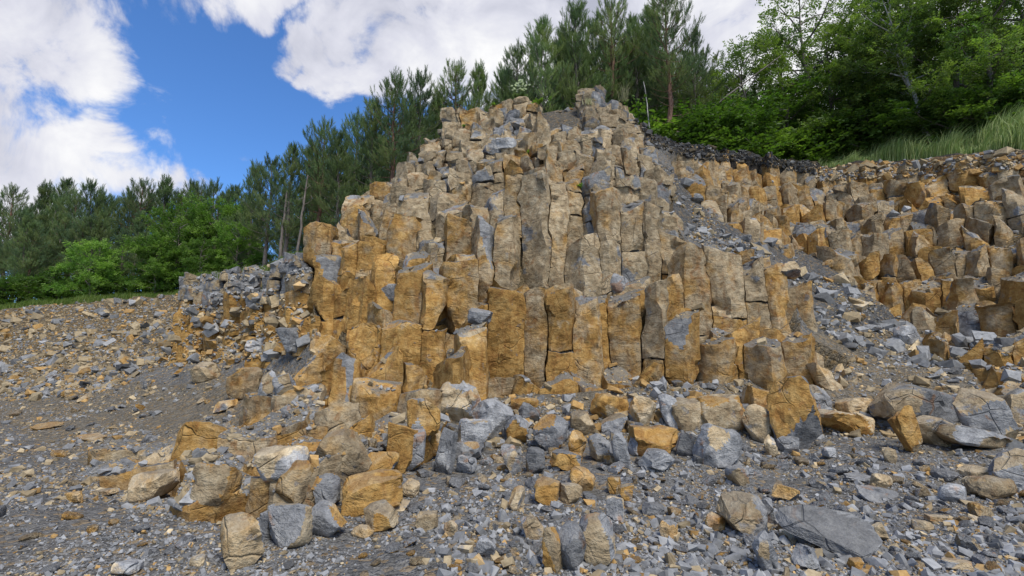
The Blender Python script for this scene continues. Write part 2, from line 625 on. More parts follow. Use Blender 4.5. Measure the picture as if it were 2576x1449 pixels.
# ------------------------------------------------------------------ zones (surveyed outlines)
Z_MOUND = [(772, 655), (825, 560), (895, 500), (1045, 380), (1060, 315), (1120, 265), (1240, 255), (1330, 245), (1490, 215), (1570, 240),
           (1610, 290), (1650, 345), (1640, 410), (1690, 480), (1690, 560), (1745, 635), (1910, 645), (1995, 730), (2010, 850),
           (2130, 895), (2130, 985), (1960, 975), (1900, 940), (1750, 955), (1560, 985), (1280, 990), (1180, 1010), (1060, 1130),
           (940, 1140), (760, 1010), (800, 850)]
Z_LOW = [(770, 1000), (960, 1110), (930, 1170), (830, 1240), (690, 1300), (600, 1320), (480, 1305), (430, 1225), (255, 1210), (275, 1110), (450, 1160), (590, 1090), (680, 1050)]
Z_RIGHT = [(1685, 396), (1800, 402), (1990, 426), (2050, 440), (2250, 426), (2576, 400), (3100, 352), (3100, 900), (2576, 880), (2300, 815),
           (2150, 715), (2050, 640), (1900, 600), (1800, 545), (1720, 470)]
Z_RLOW = [(2300, 815), (2600, 880), (2900, 890), (2900, 1080), (2520, 1080), (2450, 940), (2300, 880)]
Z_LEFT = [(462, 775), (600, 760), (780, 700), (795, 850), (690, 905), (560, 910), (400, 925), (430, 850)]
Z_LTOP = [(456, 700), (782, 646), (785, 735), (600, 800), (456, 830)]
Z_SOIL = [(1335, 262), (1400, 238), (1468, 225), (1478, 300), (1450, 318), (1375, 305)]
Z_DARK = [(1590, 235), (1625, 290), (1650, 335), (1800, 365), (1990, 398), (2055, 420), (2000, 430), (1850, 402), (1750, 390), (1680, 372), (1640, 345)]
Z_GULLY = [(1640, 400), (1690, 480), (1690, 560), (1750, 610), (1850, 640), (1960, 655), (2010, 740), (2080, 850), (2200, 900), (2700, 960),
           (2700, 890), (2300, 820), (2150, 720), (2050, 640), (1900, 600), (1800, 540), (1710, 440)]
Z_FAR = [(-400, 770), (450, 738), (460, 800), (400, 920), (250, 990), (0, 1010), (-400, 1010)]
GP = proj(G0)
infront = G0[:, 1] > 0.6
m_col = (inpoly(GP, Z_MOUND) | inpoly(GP, Z_RIGHT) | inpoly(GP, Z_LEFT) | inpoly(GP, Z_LTOP)) & infront & (G0[:, 1] < 23) & (Vv.ravel() <= 12.3)
m_low = (inpoly(GP, Z_LOW) | inpoly(GP, Z_RLOW)) & infront & (Vv.ravel() <= 9)

# ground colours
c_grey = np.array([0.150, 0.144, 0.132])
gc = np.tile(c_grey, (len(G0), 1))
nz = fbm(G0, 0.35, 5, 3)
brown = np.array([0.165, 0.125, 0.072])


def setc(mask, c):
    gc[mask & infront] = c


setc(inpoly(GP, Z_FAR), (0.135, 0.103, 0.062))
setc(inpoly(GP, Z_LTOP), (0.135, 0.132, 0.13))
setc(m_col, (0.15, 0.115, 0.065))
setc(m_low, (0.18, 0.125, 0.065))
setc(inpoly(GP, [(2050, 415), (2250, 395), (2600, 365), (3100, 320), (3100, 400), (2576, 440), (2250, 460), (2050, 465)]), (0.21, 0.125, 0.055))
setc(inpoly(GP, Z_GULLY), (0.095, 0.092, 0.086))
vr = Vv.ravel()
mid = (vr > 5) & (vr < 8) & ~m_col
gc[mid] = gc[mid] * 0.35 + np.array([0.165, 0.135, 0.090]) * 0.65
warm = np.clip((nz + 0.1) * 1.6, 0, 1)[:, None]
fg = (vr < 5.5)[:, None]
gc = np.where(fg, gc * (1 - 0.35 * warm) + brown * 0.35 * warm, gc)
ur = U.ravel()
kpx = np.interp(ur, np.arange(NP_), KEYS)
plateau = vr > 12.15
gc[plateau] = (0.055, 0.060, 0.022)
gc[plateau & (kpx < 790)] = (0.06, 0.085, 0.025)
gc[plateau & (kpx > 2000)] = (0.10, 0.11, 0.04)
gc[plateau & (kpx > 820) & (kpx < 1640) & (vr < 13.3)] = (0.085, 0.075, 0.060)
gc[inpoly(GP, Z_SOIL) & infront & (vr < 13.2)] = (0.105, 0.095, 0.078)
gc[(kpx > 1570) & (kpx < 2075) & (vr > 11.72) & (vr < 13.05)] = (0.040, 0.035, 0.030)
gc[(kpx > 2050) & (vr > 11.93) & (vr < 12.12)] = (0.05, 0.045, 0.038)

# relief of the bare ground
G = G0.copy()
amp = np.clip((G0[:, 1] - 1.0) / 6.0, 0.25, 1.0)
G[:, 2] += fbm(G0, 0.8, 11, 4) * 0.16 * amp + fbm(G0, 3.1, 23, 2) * 0.05
rimz = (np.abs(vr - 12.1) < 0.6)
G[:, 2] += np.where(rimz, fbm(G0, 1.3, 31, 3) * 0.22, 0)
humus = (kpx > 1580) & (kpx < 2060) & (vr > 11.6) & (vr < 13.0)
G[:, 2] += np.where(humus, 0.22 + fbm(G0, 1.1, 37, 3) * 0.24 + fbm(G0, 6.0, 39, 2) * 0.06, 0)
G[m_col, 2] -= 0.30
G[m_col, 1] += 0.30
G[m_low, 2] -= 0.14
g_me = make_mesh('quarry_ground', G, GQ, None, {'gc': gc[GQ].mean(1)}, M_GROUND, smooth=0)
ground = tag(link('quarry_ground', g_me), 'grey and brown quarry floor with scree slopes rising to wooded terraces', kind='structure')
bvh = BVHTree.FromPolygons([tuple(p) for p in G], [tuple(int(a) for a in q) for q in GQ])


def HG(x, y):
    h = bvh.ray_cast(Vector((x, y, 60)), Vector((0, 0, -1)))
    return (h[0].z, h[1]) if h[0] is not None else (0.0, Vector((0, 0, 1)))


# ------------------------------------------------------------------ columns
def hexgrid(x0, x1, y0, y1, s, jit):
    out = []
    dy = s * 0.866
    k = 0
    y = y0
    while y < y1:
        x = x0 + (0.5 * s if k % 2 else 0)
        while x < x1:
            out.append((x + rng.uniform(-jit, jit) * s, y + rng.uniform(-jit, jit) * s))
            x += s
        y += dy
        k += 1
    return np.array(out)


def cell(p, nb):
    """voronoi cell of p among neighbours nb, as a CCW polygon"""
    r = 1.2
    poly = [np.array([-r, -r]), np.array([r, -r]), np.array([r, r]), np.array([-r, r])]
    for q in nb:
        d = q - p
        L2 = d @ d
        if L2 > 5:
            continue
        res = []
        n = len(poly)
        half = L2 / 2
        for i in range(n):
            a, b = poly[i], poly[(i + 1) % n]
            fa, fb = a @ d - half, b @ d - half
            if fa <= 0:
                res.append(a)
            if (fa < 0) != (fb < 0) and abs(fa - fb) > 1e-9:
                res.append(a + (b - a) * (fa / (fa - fb)))
        poly = res
        if len(poly) < 3:
            return None
    return np.array(poly)


def block(bag, cen, poly, zb, zt, tone, cuts=2, cutd=(0.05, 0.2), tilt=2.0, slope=0.2, gap=0.025, step=0.15, shift=0.03, topgrey=0.6, cutgrey=0.35):
    """one joint block of a column: poly is relative to cen"""
    h = zt - zb
    if h < 0.05:
        return
    e = np.roll(poly, -1, 0) - poly
    L = np.hypot(e[:, 0], e[:, 1])
    keep = L > 0.05
    poly = poly[keep]
    if len(poly) < 3:
        return
    c2 = poly.mean(0)
    size = np.sqrt(((poly - c2) ** 2).sum(1)).mean()
    poly = c2 + (poly - c2) * max(0.5, (1 - gap / max(size, 0.1)))
    pts = []
    n = len(poly)
    for i in range(n):
        a, b, pv = poly[i], poly[(i + 1) % n], poly[i - 1]
        l = np.hypot(*(b - a))
        m = max(1, int(round(l / step)))
        corner = a * 0.955 + (b + pv) * 0.5 * 0.02 + c2 * 0.025
        pts.append(corner)
        for k in range(1, m):
            pts.append(a + (b - a) * k / m)
    pts = np.array(pts)
    K = len(pts)
    nzr = max(2, int(round(h / step))) + 1
    bev = min(0.014, h * 0.2)
    zs = np.concatenate([[0], np.linspace(bev, h - bev, nzr), [h]])
    sc = np.concatenate([[0.982], np.ones(nzr), [0.982]])
    zs = np.append(zs, h)
    sc = np.append(sc, 0.5)
    nr = len(zs)
    V = np.empty((nr * K + 2, 3))
    V[:-2, :2] = (c2 + (pts - c2)[None] * sc[:, None, None]).reshape(-1, 2)
    V[:-2, 2] = np.repeat(zs, K)
    V[-2] = (*c2, h)
    V[-1] = (*c2, 0)
    sl = rng.uniform(-slope, slope, 2)
    w = (V[:, 2] / h) ** 3
    V[:, 2] += w * ((V[:, 0] - c2[0]) * sl[0] + (V[:, 1] - c2[1]) * sl[1])
    cut = np.zeros(len(V), bool)
    for _ in range(cuts):
        a = rng.uniform(0, 2 * np.pi)
        ph = R(rng.uniform(5, 65)) * (1 if rng.random() < 0.72 else -1)
        nn = np.array([math.cos(a) * math.cos(ph), math.sin(a) * math.cos(ph), math.sin(ph)])
        d = V @ nn
        ex = np.maximum(d - (d.max() - rng.uniform(*cutd)), 0)
        V -= nn[None] * ex[:, None]
        cut |= ex > 0.004
    if tilt > 0:
        rot = np.array(Euler((R(rng.normal(0, tilt)), R(rng.normal(0, tilt)), R(rng.normal(0, tilt * 1.5)))).to_matrix())
        mid = np.array([c2[0], c2[1], h / 2])
        V = (V - mid) @ rot.T + mid
    V[:, :2] += rng.normal(0, shift, 2)
    V += np.array([cen[0], cen[1], zb])
    i, j = np.meshgrid(np.arange(nr - 1), np.arange(K), indexing='ij')
    j2 = (j + 1) % K
    Q = np.stack([i * K + j, i * K + j2, (i + 1) * K + j2, (i + 1) * K + j], -1).reshape(-1, 4)
    jr = np.arange(K)
    T = np.concatenate([np.stack([(nr - 1) * K + jr, (nr - 1) * K + (jr + 1) % K, np.full(K, nr * K)], 1),
                        np.stack([(jr + 1) % K, jr, np.full(K, nr * K + 1)], 1)])
    base = np.array(tone, float)
    base[0] += rng.normal(0, 0.07)
    base[1] *= rng.uniform(0.86, 1.14)
    QA = np.tile(base, (len(Q), 1))
    cq = cut[Q].sum(1) >= 3
    if rng.random() < cutgrey:
        QA[cq, 0] = rng.uniform(0.0, 0.22)
    else:
        QA[cq, 1] *= rng.uniform(1.0, 1.22)
    top = np.repeat(np.arange(nr - 1), K) >= nr - 2
    if rng.random() < topgrey:
        QA[top, 0] *= 0.45
    TA = np.tile(base, (len(T), 1))
    TA[:, 0] *= 0.4
    bag.add(V, Q, T, QA, TA)


def roughen(a1=0.05, a2=0.022, s1=2.6, s2=8.0, seed=3):
    def f(V):
        return V + vecnoise(V, s1, seed) * a1 * 2 + vecnoise(V, s2, seed + 9) * a2 * 2 + facets(V * [1, 1, 0.6], 2.2, seed, 0.30) + facets(V, 6.0, seed + 50, 0.30)
    return f


def tone_at(P, px, py):
    """rock tone (ochre, value, dust) by place: upper part of the outcrop greyer, foot more ochre"""
    n = fbm(np.array([P]), 0.55, 71, 2)[0]
    if px < 1690 and py < 1400:
        o = np.interp(py, [230, 400, 520, 640, 900, 1100], [0.52, 0.54, 0.60, 0.76, 0.84, 0.74])
        if px > 1480 and py < 760:
            o -= 0.16 * np.interp(py, [480, 560, 700, 760], [1, 1, 0.6, 0])
    else:
        o = np.interp(py, [380, 480, 700, 900], [0.56, 0.66, 0.74, 0.78])
    return np.array([np.clip(o + n * 0.30, 0.08, 1.0), 1.0 + rng.normal(0, 0.07), 0.9])


def build_outcrop(seeds, zones, style, excl=()):
    """columns for every seed whose surface point falls in the zones"""
    Hs = np.array([top_of(x, y) for x, y in seeds])
    P3 = np.column_stack([seeds, Hs])
    PX = proj(P3)
    ok = np.zeros(len(seeds), bool)
    for z in zones:
        ok |= inpoly(PX, z)
    for z in excl:
        ok &= ~inpoly(PX, z)
    ok &= seeds[:, 1] < 23
    out = []
    for k in np.nonzero(ok)[0]:
        d = np.hypot(*(seeds - seeds[k]).T)
        near = np.argsort(d)[1:22]
        poly = cell(seeds[k], seeds[near])
        if poly is None:
            continue
        st = style(PX[k], P3[k])
        ring = near[:8]
        low = Hs[ring].min()
        rim_z = 4.25
        zt = Hs[k] + rng.normal(0.05, st['tj']) + st.get('up', 0)
        if st.get('ledge'):
            q = st['ledge']
            wv = 0.8 * float(vnoise(P3[k:k + 1], 0.35, 88)[0])
            zt = min((math.floor((Hs[k] + wv) / q) + 0.6) * q - wv + rng.normal(0, 0.07), Hs[k] + 0.32)
        zb0 = max(min(low, zt) - 0.45, zt - 6.5)
        bag = Bag()
        z = zt
        tone = tone_at(P3[k], *PX[k])
        tone[0] = np.clip(tone[0] + rng.normal(0, 0.07), 0.05, 1)
        if 1455 < PX[k][0] < 1560 and PX[k][1] < 320:
            tone[0] = rng.uniform(0.26, 0.45)
            tone[1] *= 0.85
            zt = Hs[k] + rng.normal(0, 0.03)
        if st.get('grey'):
            tone[0] = rng.uniform(0.0, 0.3)
            tone[1] *= 0.95
        while z > zb0 + 0.02:
            hgt = rng.uniform(*st['seg'])
            zn = z - hgt
            if zn < zb0 + 0.25:
                zn = zb0
            first = z == zt
            inner = 0 if rng.random() < 0.65 else 1
            tb = tone
            if st.get('grey') and z < rim_z - rng.uniform(0.8, 1.2):
                tb = np.array([0.75, 1.0, 0.9])
            block(bag, seeds[k], poly, zn + (0.008 if rng.random() < 0.7 else rng.uniform(0.01, 0.03)), z, tb, cuts=rng.integers(*st['cuts']) if first else inner,
                  cutd=st['cutd'] if first else (0.03, 0.11), tilt=st['tilt'] * (1 if first else 0.4),
                  slope=st['slope'] if first else 0.12, gap=st['gap'], step=st['step'], shift=st['shift'], topgrey=st['tg'] if first else 0.2, cutgrey=st['cg'])
            z = zn
        if not bag.V:
            continue
        dist = np.linalg.norm(P3[k])
        size = (zt - low + 0.3) * 0.6 / dist ** 2
        out.append((size, bag))
    return out


def style_mound(px, P):
    py = px[1]
    if py < 470:
        return dict(seg=(0.22, 0.7), cuts=(1, 5), cutd=(0.05, 0.20), tilt=3.0, slope=0.5, gap=0.003, step=0.09, shift=0.024, tj=0.07, tg=0.35, cg=0.10)
    if py < 900 and px[0] > 1180:
        return dict(seg=(0.9, 2.8), cuts=(1, 4), cutd=(0.04, 0.20), tilt=0.5, slope=0.5, gap=0.001, step=0.10, shift=0.006, tj=0.12, tg=0.5, cg=0.12)
    return dict(seg=(0.6, 1.7), cuts=(2, 5), cutd=(0.05, 0.28), tilt=1.2, slope=0.6, gap=0.001, step=0.10, shift=0.010, tj=0.18, tg=0.4, cg=0.2)


def style_right(px, P):
    return dict(seg=(0.6, 1.9), cuts=(2, 5), cutd=(0.05, 0.30), tilt=1.0, slope=0.6, gap=0.001, step=0.14, shift=0.012, tj=0.12, tg=0.35, cg=0.2, ledge=0.85)


def style_left(px, P):
    if px[1] < np.interp(px[0], [456, 600, 785], [775, 750, 695]):
        return dict(seg=(0.18, 0.5), cuts=(2, 5), cutd=(0.04, 0.2), tilt=3, slope=0.5, gap=0.004, step=0.12, shift=0.03, tj=0.10, tg=0.2, cg=0.2, grey=1)
    return dict(seg=(0.35, 1.0), cuts=(2, 5), cutd=(0.05, 0.22), tilt=1.5, slope=0.5, gap=0.002, step=0.12, shift=0.012, tj=0.14, tg=0.4, cg=0.25)


def style_low(px, P):
    return dict(seg=(0.7, 1.4), cuts=(2, 5), cutd=(0.06, 0.22), up=max(0.05, 0.21 + 0.35 * float(vnoise(np.array([P]), 0.5, 77)[0])), tilt=2.5, slope=0.32, gap=-0.02, step=0.10, shift=0.02, tj=0.07, tg=0.4, cg=0.2)


def make_outcrop(name, label, cat, cols, base_loc, seed, part='rock_column', restname='broken_columns'):
    root = link(name, None, loc=base_loc)
    tag(root, label, cat)
    cols.sort(key=lambda c: -c[0])
    n = 0
    rest = Bag()
    off = np.array(base_loc)
    post0 = roughen(0.075, 0.016, 1.5, 6.5, seed=seed)
    post = lambda V: post0(V) - off
    for size, bag in cols:
        if n < 100:
            link(part, bag.mesh(part, 'rk', M_ROCK, 28, post), root)
            n += 1
        else:
            rest.merge(bag)
    if rest.V:
        r = link(restname, rest.mesh(restname, 'rk', M_ROCK, 28, post), root)
        r['kind'] = 'stuff'
    return root


gx = hexgrid(-6.4, 8.4, 8.0, 19.0, 0.60, 0.38)
Z_UPPER = [(800, 150), (1800, 150), (1800, 430), (1500, 400), (1350, 450), (1150, 470), (800, 470)]
mound_cols = build_outcrop(gx, [Z_MOUND], style_mound, [Z_SOIL, Z_UPPER])
gx = hexgrid(-4.0, 8.6, 11.0, 19.5, 0.47, 0.40)
mound_cols += build_outcrop(gx[inpoly(proj(np.column_stack([gx, [H0(*q) for q in gx]])), [(700, 100), (1900, 100), (1900, 520), (700, 540)])], [Z_MOUND], style_mound,
                            [Z_SOIL, [(800, 470), (1150, 470), (1350, 450), (1500, 400), (1800, 430), (1800, 1400), (300, 1400), (300, 470)]])
mound = make_outcrop('basalt_outcrop', 'tall ochre outcrop of broken basalt columns rising in the middle of the quarry', 'rock outcrop', mound_cols, (0.5, 10.5, 0.9), 3)

gx = hexgrid(3.6, 27.0, 8.0, 23.5, 0.57, 0.40)
right_cols = build_outcrop(gx, [Z_RIGHT, Z_RLOW], style_right, [Z_DARK])
wall_r = make_outcrop('quarry_wall', 'long stepped ochre quarry wall of columnar rock below the grassy bank', 'rock face', right_cols, (12, 13, 2.0), 5)

gx = hexgrid(-13.0, -3.5, 9.5, 17.5, 0.50, 0.36)
left_cols = build_outcrop(gx, [Z_LEFT, Z_LTOP], style_left)
wall_l = make_outcrop('quarry_face', 'low face of crumbling ochre columns under a grey rubble rim, left of the tall outcrop', 'rock face', left_cols, (-7, 13, 1.5), 7)

gx = hexgrid(-9.0, 1.5, 4.2, 10.5, 0.66, 0.38)
low_cols = build_outcrop(gx, [Z_LOW], style_low)
low_ledge = make_outcrop('rock_ledge', 'low tilted ochre rock ledge poking out of the scree below the tall outcrop', 'rock ledge', low_cols, (-2.8, 7.0, 0.2), 9)

# ------------------------------------------------------------------ loose boulders
_bm = bmesh.new()
bmesh.ops.create_icosphere(_bm, subdivisions=4, radius=1.0)
_bm.verts.ensure_lookup_table()
ICO_V = np.array([v.co for v in _bm.verts])
ICO_T = np.array([[v.index for v in f.verts] for f in _bm.faces])
_bm.clear()
bmesh.ops.create_icosphere(_bm, subdivisions=3, radius=1.0)
_bm.verts.ensure_lookup_table()
ICO3_V = np.array([v.co for v in _bm.verts])
ICO3_T = np.array([[v.index for v in f.verts] for f in _bm.faces])
_bm.free()

TONES = {'g': (0.04, 1.25), 'd': (0.02, 0.85), 't': (0.42, 1.12), 'o': (0.86, 1.12), 'c': (0.40, 1.55), 'b': (0.52, 0.88), 'p': (0.08, 1.75), 'y': (0.66, 1.45), 'k': (0.02, 0.26), 'n': (0.45, 0.26)}


def rock(seed, W, D, H, kind, tone, alt, altp, tilt, fine=True):
    """an angular stone W x D x H, cut by fracture planes; returns vertices and face colours"""
    r = np.random.default_rng(seed)
    V, T = (ICO_V.copy(), ICO_T) if fine else (ICO3_V.copy(), ICO3_T)
    k = {'b': 6.0, 's': 7.0, 'w': 7.0, 'r': 3.0}[kind]
    V = V / ((np.abs(V) ** k).sum(1, keepdims=True) ** (1 / k))
    V *= np.array([W, D, H]) / 2
    n = {'b': 11, 's': 12, 'w': 12, 'r': 16}[kind]
    plane = np.full(len(V), -1)
    m = min(W, D, H)
    for i in range(n):
        nn = r.normal(0, 1, 3)
        if kind == 's':
            nn[2] *= 0.25
        nn /= np.linalg.norm(nn)
        d = V @ nn
        top = d.max()
        f = r.uniform(0.60, 0.90) if kind != 'r' else r.uniform(0.76, 0.94)
        if kind == 'w':
            f = r.uniform(0.55, 0.92)
        ex = np.maximum(d - top * f, 0)
        V -= nn[None] * ex[:, None]
        plane[ex > 1e-4] = i
    L = max(W, D, H)
    V += vecnoise(V + seed * 3.1, 3.2 / L, seed) * 0.018 * L + facets(V + seed, 2.0 / L, seed, 0.22) + facets(V + seed, 5.5 / L, seed + 7, 0.16)
    V += vecnoise(V + seed * 1.7, 9.0 / L, seed + 5) * 0.009 * L
    rot = np.array(Euler((r.normal(0, 0.12), R(tilt), r.uniform(-0.5, 0.5))).to_matrix())
    V = V @ rot.T
    ext = V.max(0) - V.min(0)
    V -= (V.max(0) + V.min(0)) / 2
    V *= np.array([W / ext[0], D / max(ext[1], 0.01), H / ext[2]])[None]
    tn = np.array([[*TONES[tone], 0.35]])
    A = np.tile(tn, (len(T), 1))
    pl = np.sort(plane[T], 1)[:, 1]
    for i in range(-1, n):
        msk = pl == i
        A[msk, 1] *= r.uniform(0.88, 1.12)
        if r.random() < altp:
            A[msk, 0] = TONES[alt][0]
            A[msk, 1] = TONES[alt][1] * r.uniform(0.9, 1.1)
    return V, T, A


bpy.context.view_layer.update()
deps = bpy.context.evaluated_depsgraph_get()
CAMV = Vector((0, 0, CAMZ))


def hit(px, py):
    d = Vector(ray(px, py)).normalized()
    ok, loc, nor, idx, ob, mt = scene.ray_cast(deps, CAMV, d)
    return (loc, nor, ob) if ok else (None, None, None)


